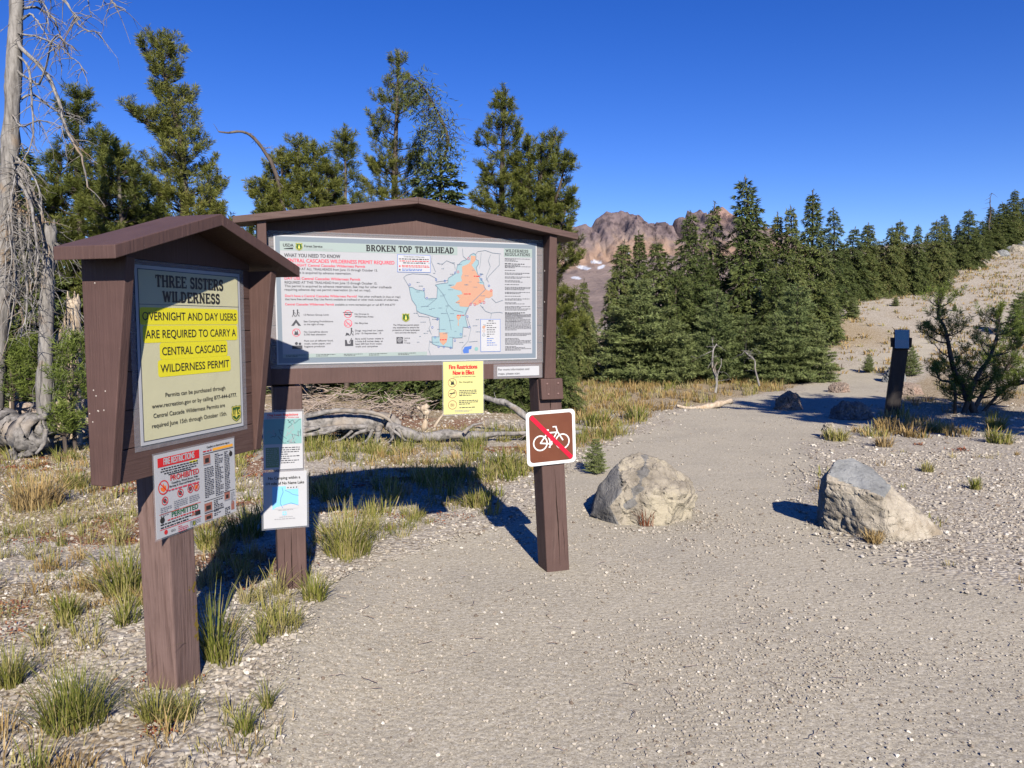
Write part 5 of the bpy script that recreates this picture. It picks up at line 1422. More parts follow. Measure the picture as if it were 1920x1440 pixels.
def debris():
    rg = np.random.default_rng(12); a = Acc()
    for i in range(330):
        px, py = rg.uniform(520, 800), rg.uniform(722, 790)
        p = at(px, py); p = p + [0, rg.uniform(-.2, .3), rg.uniform(0, .22)]
        th = rg.normal(0, .6) + (math.pi if rg.random() < .5 else 0); el = rg.normal(.05, .25)
        L = rg.uniform(.15, 1.1); d = np.array([math.cos(th) * math.cos(el), math.sin(th) * math.cos(el), math.sin(el)])
        Q = p + d * L * (np.linspace(-.5, .5, 7))[:, None] + rg.normal(0, .03 * L, (7, 3))
        r = rg.choice([.005, .008, .012, .022], p=[.4, .35, .17, .08])
        V, F = tube(Q, np.linspace(r, r * .5, 7), 5); a.add(V, F)
    for i in range(60):
        px, py = rg.uniform(-10, 170), rg.uniform(742, 850)
        p = at(px, py) + [0, 0, rg.uniform(0, .15)]
        th = rg.uniform(0, 6.28); L = rg.uniform(.15, .6); el = rg.normal(.1, .3); d = np.array([math.cos(th) * math.cos(el), math.sin(th) * math.cos(el), math.sin(el)])
        Q = p + d * L * (np.linspace(-.5, .5, 6))[:, None] + rg.normal(0, .03 * L, (6, 3)); r = rg.choice([.005, .009, .015])
        V, F = tube(Q, np.linspace(r, r * .5, 6), 5); a.add(V, F)
    for i in range(80):                                   # odd twigs and bark bits trodden into the trail
        p = at(rg.uniform(560, 1900), rg.uniform(830, 1430)); th = rg.uniform(0, 6.28); L = rg.uniform(.02, .09)
        d = np.array([math.cos(th), math.sin(th), rg.normal(0, .05)]); Q = p + [0, 0, .003] + d * L * (np.linspace(-.5, .5, 5))[:, None] + rg.normal(0, .06 * L, (5, 3)) * [1, 1, .3]
        V, F = tube(Q, np.linspace(.0022, .0012, 5), 4); a.add(V, F)
    o = a.build("debris", M['twig'], None, True); tag(o, kind='stuff')
debris()

# ------------------------------------------------------------------ trees
def unit(v):
    return v / (np.linalg.norm(v, axis=-1, keepdims=True) + 1e-9)
def blades(acc, base, dirs, L, wd, tint, rg, nrm=None):
    """rhombic leaf blades"""
    n = len(base)
    r = rg.normal(0, 1, (n, 3)) if nrm is None else nrm + rg.normal(0, .45, (n, 3))
    side = unit(np.cross(dirs, r))
    L = np.broadcast_to(L, (n,))[:, None]; wd = np.broadcast_to(wd, (n,))[:, None]
    V = np.stack([base, base + dirs * L * .45 + side * wd * .5, base + dirs * L, base + dirs * L * .45 - side * wd * .5], 1).reshape(-1, 3)
    F = np.arange(n * 4).reshape(-1, 4)
    acc.add(V, F, np.repeat(np.broadcast_to(tint, (n,)), 4))

def hemlock_mesh(seed, h, r, mat, lo=.03, dens=1.0, droop=.45, power=.85, leaf=.15, lw=.036, gap=.0, up=.0, spire=True, lean=0.0):
    """mountain hemlock / fir: whorls of layered drooping sprays; returns (trunk mesh, crown mesh)"""
    rg = np.random.default_rng(seed)
    tr, cr = Acc(), Acc()
    zz = np.linspace(-.15, h, 16)
    bend = lean * np.clip(zz / h - .75, 0, 1) ** 1.5 * h * 2
    ang = rg.uniform(0, 6.28)
    sx, sy = bend * math.cos(ang), bend * math.sin(ang)
    V, F = tube(np.column_stack([sx, sy, zz]), np.linspace(.015 * h, .003 * h, 16), 8); tr.add(V, F)
    lev = int(h / .125 * (0.75 + .25 * dens))
    B, Dr, Ls, Ws, Ts, Nn = [], [], [], [], [], []
    asym = rg.uniform(.68, 1.2, 9)
    for i in range(lev):
        t = lo + (0.985 - lo) * (i + rg.uniform(-.4, .4)) / lev
        t = min(max(t, .01), .99)
        z0 = h * t
        prof = (1 - t) ** power * (0.72 + .28 * min(1, (t - lo) / .16 + .4))
        nb = max(3, int(round((3.4 + 3.0 * (1 - t)) * dens)))
        a0 = rg.uniform(0, 6.28)
        for b_ in range(nb):
            if rg.random() < gap: continue
            az = a0 + 6.283 * b_ / nb + rg.normal(0, .25)
            L = (r * prof + .05 * (r ** .5)) * rg.uniform(.50, 1.22) * asym[int((az % 6.283) / 6.284 * 8)]
            u0 = up + (-.10 + .75 * max(0, t - .62)) + rg.normal(0, .06)
            dp = droop * (1 - .55 * max(0, t - .6)) * rg.uniform(.7, 1.3)
            rad = np.array([math.cos(az), math.sin(az), 0.])
            lat = np.array([-math.sin(az), math.cos(az), 0.])
            s = np.linspace(0, 1, 8)
            bx, by = np.interp(z0, zz, sx), np.interp(z0, zz, sy)
            def pt(q):
                q = np.asarray(q)[..., None]
                return np.array([bx, by, z0]) + rad * L * q + np.array([0, 0, 1.]) * L * (u0 * q - dp * q ** 2 + up * .5 * q ** 2)
            if L > .25 and rg.random() < .6:
                V, F = tube(pt(s), np.linspace(.012, .003, 8) * (h / 5) ** .5, 3); tr.add(V, F)
            ntw = max(5, int(5 + L * 23 * dens))
            for k in range(ntw):
                q = rg.uniform(.10, 1.0) ** .8
                sd = 1 if k % 2 else -1
                tl = L * .42 * (1.12 - q) * rg.uniform(.7, 1.2) + .05
                dirv = unit(rad * rg.uniform(.55, 1.0) + lat * sd * rg.uniform(.5, 1.0) + np.array([0, 0, -.28 * dp / .45 + up * .6 + rg.normal(0, .12)]))
                m = max(2, int((2 + tl * 20) * dens))
                f = rg.uniform(.05, 1, m)
                base = pt(q) + dirv * (tl * f)[:, None] + np.array([0, 0, -1.]) * (tl * .25 * f ** 2 * (1 if up < .2 else -.4))[:, None]
                dv = unit(dirv + rg.normal(0, .45, (m, 3)) + np.array([0, 0, -.22 + up * .8]))
                B.append(base); Dr.append(dv); Ls.append(leaf * rg.uniform(.7, 1.35, m)); Ws.append(lw * rg.uniform(.7, 1.25, m))
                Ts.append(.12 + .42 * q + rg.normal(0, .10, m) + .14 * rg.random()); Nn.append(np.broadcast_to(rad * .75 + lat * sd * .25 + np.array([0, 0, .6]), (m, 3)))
            m = 5
            B.append(pt(np.full(m, .94))); Dr.append(unit(rad + rg.normal(0, .3, (m, 3)) + np.array([0, 0, u0 - dp * 1.2]))); Ls.append(np.full(m, leaf * 1.2)); Ws.append(np.full(m, lw)); Ts.append(.55 + rg.normal(0, .1, m)); Nn.append(np.broadcast_to(rad * .75 + np.array([0, 0, .6]), (m, 3)))
    if spire:
        m = 26; f = rg.uniform(.90, 1.0, m); zt = h * f
        B.append(np.column_stack([np.interp(zt, zz, sx), np.interp(zt, zz, sy), zt])); Dr.append(unit(rg.normal(0, .5, (m, 3)) + np.array([0, 0, .7]))); Ls.append(np.full(m, leaf * .9)); Ws.append(np.full(m, lw * .6)); Ts.append(.35 + rg.normal(0, .1, m)); Nn.append(rg.normal(0, 1, (m, 3)))
    B, Dr, Ls, Ws, Ts, Nn = map(np.concatenate, (B, Dr, Ls, Ws, Ts, Nn))
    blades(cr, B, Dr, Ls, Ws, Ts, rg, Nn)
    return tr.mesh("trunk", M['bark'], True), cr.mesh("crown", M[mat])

def pine_stem(tr, cr, rg, spine, prof, r0, spacing=.21, needle=.10, nw=.0095, per=70, upturn=.42, nb=(4, 6), clump_step=.085, gap=.05, skel=True, dead_low=0.0):
    """spine (k,3) from foot to tip; prof list of (t, radius)"""
    S = spline(spine, 40)
    seg = np.linalg.norm(np.diff(S, axis=0), axis=1); cum = np.concatenate([[0], np.cumsum(seg)]); Ltot = cum[-1]
    V, F = tube(S, np.linspace(r0, .012, 40), 8); tr.add(V, F)
    def sp(t): return np.array([np.interp(t * Ltot, cum, S[:, i]) for i in range(3)])
    pt_, pr_ = zip(*prof)
    t0 = pt_[0]
    n = max(4, int((1 - t0) * Ltot / spacing))
    A0, AX, LN = [], [], []
    for i in range(n):
        t = t0 + (1 - t0) * (i + rg.uniform(-.3, .3)) / n; t = min(max(t, .02), .985)
        R = np.interp(t, pt_, pr_)
        o = sp(t); a0 = rg.uniform(0, 6.28); k = rg.integers(nb[0], nb[1] + 1)
        for b_ in range(k):
            if rg.random() < gap: continue
            az = a0 + 6.283 * b_ / k + rg.normal(0, .3); L = R * rg.uniform(.6, 1.18)
            if L < .06: L = .06
            rad = np.array([math.cos(az), math.sin(az), 0.])
            rise = .08 + .35 * max(0, t - .6) + rg.normal(0, .10)
            q = np.linspace(0, 1, 7)[:, None]
            P = o + rad * L * q + np.array([0, 0, 1.]) * L * (rise * q + upturn * q ** 2.2) + rg.normal(0, .02 * L, (7, 3)) * q
            if skel:
                V, F = tube(P, np.linspace(.010 + .012 * L, .004, 7), 4); tr.add(V, F)
            m = max(1, int(L / clump_step * .55))
            for j in range(m):                                     # clumps on the branch end
                f = 1 - .6 * j / max(1, m) * rg.uniform(.7, 1)
                c0 = np.array([np.interp(f, np.linspace(0, 1, 7), P[:, c_]) for c_ in range(3)])
                A0.append(c0); AX.append(unit(rad * .45 + np.array([0, 0, .95]) + rg.normal(0, .28, 3))); LN.append(rg.uniform(.11, .23))
            nb2 = int(1 + L * 4.5)
            for j in range(nb2):                                   # side branchlets
                f = rg.uniform(.35, .95); c0 = np.array([np.interp(f, np.linspace(0, 1, 7), P[:, c_]) for c_ in range(3)])
                lat = np.array([-math.sin(az), math.cos(az), 0.]) * (1 if j % 2 else -1)
                bl = L * .38 * (1.25 - f) * rg.uniform(.6, 1.2) + .07
                dv = unit(rad * .6 + lat * .8 + np.array([0, 0, .35 + rg.normal(0, .2)]))
                e = c0 + dv * bl + np.array([0, 0, .15 * bl])
                if skel:
                    V, F = tube(np.array([c0, (c0 + e) / 2, e]), [.007, .005, .003], 3); tr.add(V, F)
                for w_ in range(max(1, int(bl / clump_step * .8))):
                    ff = 1 - .55 * w_ * clump_step / bl
                    A0.append(c0 + (e - c0) * ff); AX.append(unit(dv * .5 + np.array([0, 0, .8]) + rg.normal(0, .3, 3))); LN.append(rg.uniform(.10, .20))
    for i in range(7):
        A0.append(sp(.90 + .10 * i / 6)); AX.append(unit(np.array([0, 0, 1.]) + rg.normal(0, .25, 3))); LN.append(.12)
    A0, AX, LN = np.array(A0), np.array(AX), np.array(LN)
    nC = len(A0)
    ax = np.repeat(AX, per, 0); ln = np.repeat(LN, per)
    f = rg.uniform(-.15, 1, nC * per)
    base = np.repeat(A0, per, 0) + ax * (ln * f)[:, None]
    rv = rg.normal(0, 1, (nC * per, 3)); rv = unit(rv - (rv * ax).sum(1, keepdims=True) * ax)
    dv = unit(rv * .85 + ax * rg.uniform(.25, 1.0, (nC * per, 1)))
    ct = np.repeat(rg.uniform(-.10, .16, nC), per)
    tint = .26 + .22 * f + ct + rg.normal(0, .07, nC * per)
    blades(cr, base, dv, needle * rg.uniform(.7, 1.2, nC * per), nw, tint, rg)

def tree(name, loc, meshes, label, cat, rz=0.0, scale=1.0, group=None, sxy=1.0):
    o = empty(name, loc, rz, None, (scale * sxy, scale * sxy, scale))
    for me, nm in zip(meshes, ("trunk", "crown")):
        c_ = bpy.data.objects.new(nm, me); COL.objects.link(c_); c_.parent = o
    tag(o, label, cat, group)
    return o

# hemlocks of the forest edge and the hill: a few individuals, copied with their parts
HEM = [hemlock_mesh(101, 6.0, 1.35, 'hemlock', .05, 1.0, .50, .80, lean=.10), hemlock_mesh(102, 6.0, 1.15, 'hemlock', .04, 1.0, .45, .9, lean=.04),
       hemlock_mesh(103, 6.0, 1.55, 'hemlock', .03, 1.0, .55, .72, lean=.14), hemlock_mesh(104, 6.0, 1.25, 'hemlock', .12, .9, .48, .75, gap=.12, lean=.06), hemlock_mesh(105, 6.0, 1.7, 'hemlock', .02, 1.0, .50, .65, gap=.06, lean=.02)]
FIR = [hemlock_mesh(111, 3.0, 1.15, 'fir', .0, 1.35, .18, .62, .11, .021, 0, .30), hemlock_mesh(112, 3.0, 1.35, 'fir', .0, 1.35, .22, .55, .11, .021, .03, .26), hemlock_mesh(113, 3.0, 1.25, 'fir', .0, 1.3, .10, .70, .11, .021, .03, .38)]
def standing(px, Y, ytop):
    """foot and height of a tree whose tip shows at (px, ytop) at distance Y"""
    q = atY(px, ytop, Y); z = gz(q[0], Y)
    return (q[0], Y, z), q[2] - z
rgt = random.Random(77)
FOREST = [  # tip x, tip y, distance, mesh, width factor, label
    (1165, 448, 21.0, 2, 1.05, "broad hemlock at the left end of the dark tree group right of the sign"),
    (1200, 432, 23.0, 1, .95, "slim hemlock second from the left in the dark tree group, against the mountain"),
    (1238, 446, 21.5, 2, 1.1, "bushy hemlock left of the bent-tipped ones, its top below the mountain's saddle"),
    (1293, 398, 22.5, 0, 1.0, "tall hemlock whose tip covers the mountain's middle notch"),
    (1336, 378, 24.0, 3, .95, "hemlock with a bare crooked tip left of the tallest tree"),
    (1407, 331, 23.0, 0, 1.12, "tallest hemlock of the dark tree group, rising well above the skyline"),
    (1458, 398, 25.0, 1, .95, "narrow hemlock just right of the tallest tree"),
    (1487, 386, 24.5, 0, .85, "spire-topped hemlock midway between the two tallest trees"),
    (1526, 356, 25.0, 1, 1.1, "second tallest hemlock, with a full pointed crown right of the tallest one"),
    (1566, 389, 29.0, 3, 1.15, "hemlock with gaps and a pale bare stem at the right end of the tall group"),
    (1600, 425, 33.5, 2, 1.2, "short hemlock between the tall group and the row on the hill"),
    (1628, 416, 34.0, 2, 1.25, "double-topped wide hemlock at the foot of the hill"),
    (1673, 423, 34.0, 4, 1.05, "slender hemlock first in the row climbing the hill"),
    (1689, 412, 34.5, 4, 1.0, "full hemlock second in the row climbing the hill"),
    (1721, 421, 34.0, 0, 1.0, "very narrow spire third in the row climbing the hill"),
    (1757, 412, 34.5, 4, 1.0, "broad hemlock in the middle of the row climbing the hill"),
    (1774, 402, 37.5, 0, 1.15, "hemlock with a pale dead lower stem in the hill row"),
    (1818, 392, 40.0, 4, 1.2, "wide dense hemlock in the upper hill row, right of the pale stem"),
    (1845, 412, 43.5, 2, 1.4, "shorter hemlock tucked behind the wide dense one on the hill"),
    (1860, 388, 46.5, 0, 1.4, "hemlock beneath the thin dead spire on the upper hill"),
    (1884, 378, 48.5, 2, 1.4, "hemlock third from the right edge on the hill crest"),
    (1902, 356, 50.0, 0, 1.3, "highest hemlock on the hill crest near the right edge"),
    (1918, 368, 51.0, 2, 1.3, "hemlock on the hill crest cut by the right edge of the picture"),
    (1268, 500, 20.0, 4, 1.05, "dense hemlock in the middle of the group with layered boughs in the sun"),
    (1325, 470, 20.6, 2, 1.0, "dense spreading hemlock standing before the tallest one"),
    (1455, 500, 21.5, 4, 1.0, "dense low hemlock filling the gap below the second tallest tree"),
    (1545, 470, 27.0, 4, .9, "bushy hemlock behind the front fir at the right of the tall group"),
    (1092, 522, 20.0, 2, .75, "small pointed hemlock standing alone right of the big sign's post"),
    (1063, 585, 18.0, 1, .9, "young hemlock half hidden by the big sign's right post"),
]
FOREST += [(1583, 455, 32.5, 4, 1.2, "low bushy hemlock filling the gap left of the short one at the hill's foot"), (1648, 450, 35.5, 4, 1.2, "low hemlock filling the gap between the double-topped one and the hill row"),
    (1705, 450, 36.0, 1, 1.2, "low hemlock in the gap after the second tree of the hill row"), (1738, 440, 36.5, 1, 1.2, "low hemlock in the gap beside the narrow spire of the hill row"), (1796, 420, 40.5, 0, 1.1, "hemlock in the gap left of the wide dense one on the hill"),
    (1832, 425, 44.5, 0, 1.2, "low hemlock in the gap right of the wide dense one on the hill"), (1874, 400, 49.5, 4, 1.3, "low bushy hemlock near the dead spire on the crest")]
for tx, ty, Y, mi, sw, lab in FOREST:
    loc, hh = standing(tx, Y, ty)
    tree("hemlock_tree", loc, HEM[mi], lab, "hemlock tree", rgt.uniform(0, 6.28), hh / 6.0, "dark hemlocks beyond the path", sw)
FIRS = [
    (1200, 522, 19.0, 0, 1.10, "bushy blue-green young fir at the front left of the dark tree group"),
    (1262, 600, 18.7, 2, 1.0, "low bushy fir growing against the right side of the front left fir"),
    (1345, 545, 19.3, 2, .95, "wide young fir behind the twisted dead sapling"),
    (1398, 590, 19.4, 0, 1.0, "young fir between the dead sapling and the round bushy fir"),
    (1496, 536, 19.2, 1, .95, "large round bushy fir left of where the path bends away"),
    (1455, 590, 18.7, 0, 1.0, "lower fir leaning on the left of the large round bushy fir"),
    (1532, 605, 18.8, 1, 1.0, "low fir on the right flank of the large round bushy fir"),
    (1552, 560, 25.0, 2, 1.1, "dark fir at the forest corner behind the round bushy fir"),
    (1601, 558, 29.0, 1, 1.0, "small round fir on the slope beside the forest corner"),
    (1630, 664, 20.0, 2, 1.0, "little fir left of the trail post at the far side of the path"),
    (1680, 556, 31.0, 0, 1.2, "tiny fir alone on the dry slope above the trail post"),
    (1790, 570, 29.0, 1, 1.1, "tiny round fir on the dry slope above the bent pine"),
    (1917, 548, 24.0, 0, 1.0, "dark fir on the slope cut by the right edge of the picture"),
    (1708, 648, 19.0, 2, 1.2, "small green fir right behind the trail post"),
    (1118, 822, 7.66, 0, .9, "tiny blue-green fir seedling at the foot of the left boulder"),
]
for tx, ty, Y, mi, sw, lab in FIRS:
    loc, hh = standing(tx, Y, ty)
    tree("young_fir", loc, FIR[mi], lab, "young fir", rgt.uniform(0, 6.28), hh / 3.0, "young firs at the forest edge", sw)

for i in range(12):
    px = 1050 + i * 36 + rgt.uniform(-14, 14); Y = rgt.uniform(30, 46)
    loc, hh = standing(px, Y, 604 - rgt.uniform(20, 70))
    if px > 1500: continue
    tree("hemlock_tree", loc, HEM[i % 5], "dark hemlock deep in the shade behind the front trees of the group", "hemlock tree", rgt.uniform(0, 6.28), hh / 6.0, "hemlocks at the back of the dark tree group", 1.1)

# dead spire on the hill
q = atY(1858, 362, 46.3); z = gz(q[0], 46.3)
a = Acc(); rg_ = np.random.default_rng(5); P = np.column_stack([np.full(14, 0) + rg_.normal(0, .03, 14), np.zeros(14), np.linspace(0, q[2] - z, 14)])
V, F = tube(P, np.linspace(.09, .012, 14), 6); a.add(V, F); twigs(a, P, rg_, 26, .5, .015, .1, False)
tag(a.build("dead_spire", M['bark'], None, True), "thin bare dead spire standing among the hemlocks on the upper hill", "dead tree").location = (q[0], 46.3, z)
# pines behind the signs: each has its own shape
def pine(stems, label, D, mat='pine', seed=1, name="pine_tree", cat="pine tree", **kw):
    """stems: (list of photo points from foot to tip, [(t, crown radius in photo px)], foot radius)"""
    rg = np.random.default_rng(seed); tr, cr = Acc(), Acc()
    foot = atY(stems[0][0][0][0], 700, D); z = gz(foot[0], D)
    o0 = np.array([foot[0], D, z])
    for i, (pts, prof, r0, dd) in enumerate(stems):
        P = P3(pts, D + dd)
        P[:, 1] = D + dd + rg.normal(0, .05, len(P))
        if pts[0][1] > 640: P[0, 2] = gz(P[0, 0], P[0, 1]) - .1
        pr = [(t_, rr / FPX * D) for t_, rr in prof]
        pine_stem(tr, cr, rg, P - o0, pr, r0, **kw)
    return tree(name, o0, (tr.mesh("trunk", M['bark'], True), cr.mesh("crown", M[mat])), label, cat)
pine([([(345, 690), (342, 560), (345, 420), (345, 330), (338, 250), (322, 190), (312, 140), (295, 72)], [(.12, 90), (.35, 95), (.48, 80), (.60, 62), (.70, 34), (.76, 26), (.82, 30), (.88, 22), (.93, 30), (.97, 24), (1, 10)], .11, 0),
      ([(335, 300), (310, 262), (280, 235), (248, 214)], [(.35, 12), (.6, 22), (.85, 24), (1, 14)], .03, -.2)],
     "tall sunlit pine with a crooked clumpy top standing behind the small kiosk", 14.0, seed=3, spacing=.17, per=80, nb=(5, 7), gap=.04, nw=.0095)
pine([([(150, 700), (148, 560), (146, 420), (142, 300), (150, 230), (147, 176)], [(.12, 80), (.4, 78), (.62, 66), (.78, 34), (.88, 24), (1, 12)], .10, 0),
      ([(190, 560), (192, 420), (190, 330), (194, 256)], [(.2, 50), (.6, 46), (.85, 22), (1, 9)], .06, -.4), ([(225, 560), (228, 440), (222, 350), (216, 275)], [(.2, 46), (.6, 44), (.85, 20), (1, 8)], .06, -.7),
      ([(262, 540), (258, 430), (254, 360), (252, 312)], [(.2, 36), (.6, 30), (1, 8)], .04, -.3), ([(100, 420), (104, 350), (112, 310), (100, 296)], [(.3, 34), (.7, 26), (1, 12)], .04, .2)],
     "wide many-topped dark pine between the dead tree and the crooked pine", 13.2, seed=4, spacing=.19, per=90, nw=.0095)
pine([([(560, 690), (560, 520), (560, 400), (556, 330), (560, 264)], [(.1, 85), (.5, 80), (.68, 66), (.80, 24), (.9, 18), (1, 9)], .09, 0), ([(595, 520), (596, 400), (592, 340), (590, 276)], [(.3, 42), (.6, 34), (.85, 16), (1, 8)], .05, -.2),
      ([(530, 500), (528, 400), (528, 340), (527, 288)], [(.3, 46), (.6, 36), (.85, 18), (1, 8)], .05, .1), ([(612, 480), (614, 400), (612, 350), (613, 312)], [(.3, 24), (.7, 18), (1, 7)], .04, -.3), ([(505, 450), (495, 390), (485, 360), (474, 372)], [(.3, 24), (.7, 18), (1, 8)], .03, -.3)],
     "bushy pine with several short tops above the big sign's left roof", 14.8, seed=5, spacing=.19, per=90, nw=.0095)
pine([([(648, 690), (648, 500), (650, 400), (648, 330), (645, 246)], [(.2, 40), (.5, 36), (.62, 34), (.72, 22), (.85, 16), (1, 7)], .06, 0)], "thin solitary young pine above the left slope of the big sign's roof", 15.5, seed=6, spacing=.2, per=88, nw=.0095)
pine([([(742, 690), (742, 500), (740, 380), (742, 280), (745, 190), (747, 106)], [(.12, 95), (.4, 86), (.52, 74), (.62, 62), (.72, 48), (.80, 44), (.88, 20), (.95, 14), (1, 6)], .11, 0)],
     "tallest airy pine rising behind the peak of the big sign's roof", 17.0, seed=7, spacing=.24, per=80, nb=(4, 6), gap=.16, nw=.0095)
pine([([(938, 690), (940, 500), (940, 400), (942, 300), (944, 230), (944, 170)], [(.12, 75), (.45, 66), (.6, 56), (.72, 44), (.84, 32), (.93, 14), (1, 6)], .10, 0)], "straight pointed pine right of the big sign's peak", 16.2, seed=8, spacing=.19, per=90, nw=.0095)
pine([([(1005, 690), (1008, 520), (1010, 430), (1012, 340), (1030, 290), (1043, 252)], [(.12, 74), (.4, 74), (.62, 58), (.8, 28), (.92, 18), (1, 8)], .09, 0), ([(1010, 520), (1030, 420), (1052, 340), (1060, 296)], [(.3, 36), (.7, 26), (1, 9)], .04, -.3), ([(1000, 500), (995, 400), (992, 320), (990, 264)], [(.3, 40), (.7, 28), (1, 8)], .05, .2), ([(1040, 480), (1052, 420), (1062, 390), (1068, 378)], [(.3, 24), (.7, 18), (1, 9)], .03, -.2)],
     "wide bushy pine with an upswept right side above the big sign's right roof", 15.4, seed=9, spacing=.19, per=90, nw=.0095)
# hemlock whose leader bends over, between the two pines
def bent_hemlock():
    D = 15.8
    me = hemlock_mesh(121, 4.6, 1.15, 'hemlock', .02, 1.2, .30, .62, leaf=.085, lw=.03)
    loc, hh = standing(826, D, 292)
    t = tree("hemlock_tree", loc, me, "green hemlock whose bare leader droops over from the tallest pine's crown", "hemlock tree", .4, hh / 4.6, "dark hemlocks beyond the path", 1.5)
    rg = np.random.default_rng(31); a, l = Acc(), Acc()
    P = spline(P3([(832, 300), (840, 262), (828, 226), (812, 196), (795, 165), (778, 150), (766, 148)], D), 26)
    s = hh / 4.6; inv = np.array(loc)
    V, F = tube((P - inv) / s, np.linspace(.03, .008, 26), 6); V[:, :2] /= 1.5
    R = Matrix.Rotation(-.4, 3, 'Z'); V = np.array([tuple(R @ Vector(v_)) for v_ in V]); a.add(V, F)
    Q = V.reshape(26, 6, 3).mean(1)
    twigs(a, Q, rg, 70, .4, .005, .6)
    B, Dv = [], []
    for i in range(2400):
        k = int(26 * rg.random() ** 1.4); B.append(Q[k] + rg.normal(0, .13, 3) * [1, 1, 1.3] + [-.05, 0, -.16]); Dv.append(unit(rg.normal(0, .6, 3) + np.array([0, 0, -.6])))
    blades(l, np.array(B), np.array(Dv), .11, .014, .4 + rg.normal(0, .1, len(B)), rg)
    a.build("bent_leader", M['bark'], t, True); l.build("leader_needles", M['hemlock'], t)
bent_hemlock()
BACK = [(28, 262, 13.5, 2, 1.35, "dark hemlock directly behind the dead tree at the left edge"), (75, 330, 13.6, 4, 1.35, "dark hemlock behind the broken-topped trunk"), (125, 400, 13.2, 4, 1.35, "dense dark hemlock behind the small kiosk's left side"), (-25, 330, 13.0, 2, 1.4, "dark hemlock cut by the left edge of the picture"),
        (455, 425, 16.0, 1, 1.0, "dark hemlock glimpsed between the small kiosk's roof and the big sign"), (250, 470, 15.5, 4, .8, "dark hemlock behind the small kiosk, under the crooked pine"),
        (860, 560, 13.6, 4, 1.5, "low spreading hemlock whose boughs show under the big sign beside the yellow notice"), (965, 600, 13.4, 4, 1.6, "low spreading hemlock whose boughs show between the yellow notice and the right post"), (1050, 610, 12.6, 2, 1.2, "young hemlock with feathery boughs just right of the big sign's right post"),
        (735, 560, 15.0, 4, 1.2, "dark hemlock in the shade behind the brush pile"), (620, 560, 16.5, 4, 1.2, "dark hemlock behind the left part of the map board")]
for tx, ty, Y, mi, sw, lab in BACK:
    loc, hh = standing(tx, Y, ty)
    tree("hemlock_tree", loc, HEM[mi], lab, "hemlock tree", rgt.uniform(0, 6.28), hh / 6.0, "dark hemlocks behind the signs", sw)
# bright saplings at the left
def sapling(px, py, ty, wpx, label, seed, D):
    pine([([(px, py), (px + 2, (py + ty) / 2), (px, ty)], [(.50, wpx * .8), (.62, wpx), (.78, wpx * .6), (1, wpx * .2)], .025, 0)], label, D, 'sapling', seed, "pine_sapling", "pine sapling", spacing=.10, per=50, nw=.008, clump_step=.06, needle=.075)
sapling(72, 800, 645, 34, "bright green pine sapling rising behind the gnarled end of the silvery trunk", 41, 9.3)
sapling(138, 800, 640, 34, "bright green pine sapling touching the small kiosk's side panel, before the brown log", 42, 8.8)
sapling(18, 800, 660, 30, "bright green pine sapling beneath the dead tree's lowest hanging branches", 43, 9.3)
sapling(115, 800, 772, 14, "tiny pine seedling growing in front of the brown weathered log", 44, 8.6)
# bent pine beside the trail at the right
pine([([(1832, 772), (1812, 748), (1806, 730), (1795, 700), (1782, 672), (1774, 640), (1768, 612), (1764, 590), (1766, 556)], [(.30, 16), (.42, 34), (.6, 38), (.72, 36), (.78, 14), (.84, 28), (.94, 24), (1, 9)], .06, 0),
      ([(1806, 735), (1830, 710), (1850, 670), (1866, 620), (1872, 578)], [(.15, 38), (.4, 44), (.65, 40), (.85, 28), (1, 10)], .045, -.1), ([(1820, 735), (1860, 715), (1890, 690), (1905, 650), (1912, 625)], [(.2, 40), (.5, 42), (.8, 30), (1, 12)], .04, .3),
      ([(1800, 728), (1780, 722), (1765, 712), (1756, 690)], [(.3, 22), (.7, 26), (1, 12)], .03, -.2), ([(1840, 735), (1885, 728), (1920, 718), (1950, 690)], [(.2, 34), (.6, 38), (1, 14)], .03, .2)],
     "bent bushy little pine with a curving trunk near the dark trail post", at(1832, 774)[1], 'sapling', 51, "bent_pine", "pine tree", spacing=.20, per=80, nw=.0075, clump_step=.10, needle=.08, gap=.24)
# pine standing beside the trail out of view to the right: it shades the trail post
def shade_tree():
    rg = np.random.default_rng(61); tr, cr = Acc(), Acc()
    pine_stem(tr, cr, rg, np.array([(0, 0, -.1), (.05, 0, 1.8), (0, .1, 3.8), (0, 0, 5.9)]), [(.66, 2.0), (.73, 2.1), (.82, 1.4), (.92, .7), (1, .2)], .15, spacing=.16, per=34, nb=(6, 9), nw=.04, needle=.14, upturn=.15)
    tree("pine_tree", (8.15, 5.1, gz(8.15, 5.1)), (tr.mesh("trunk", M['bark'], True), cr.mesh("crown", M['pine'])), "pine beside the trail, outside the picture, whose shade falls on the trail post", "pine tree")
shade_tree()

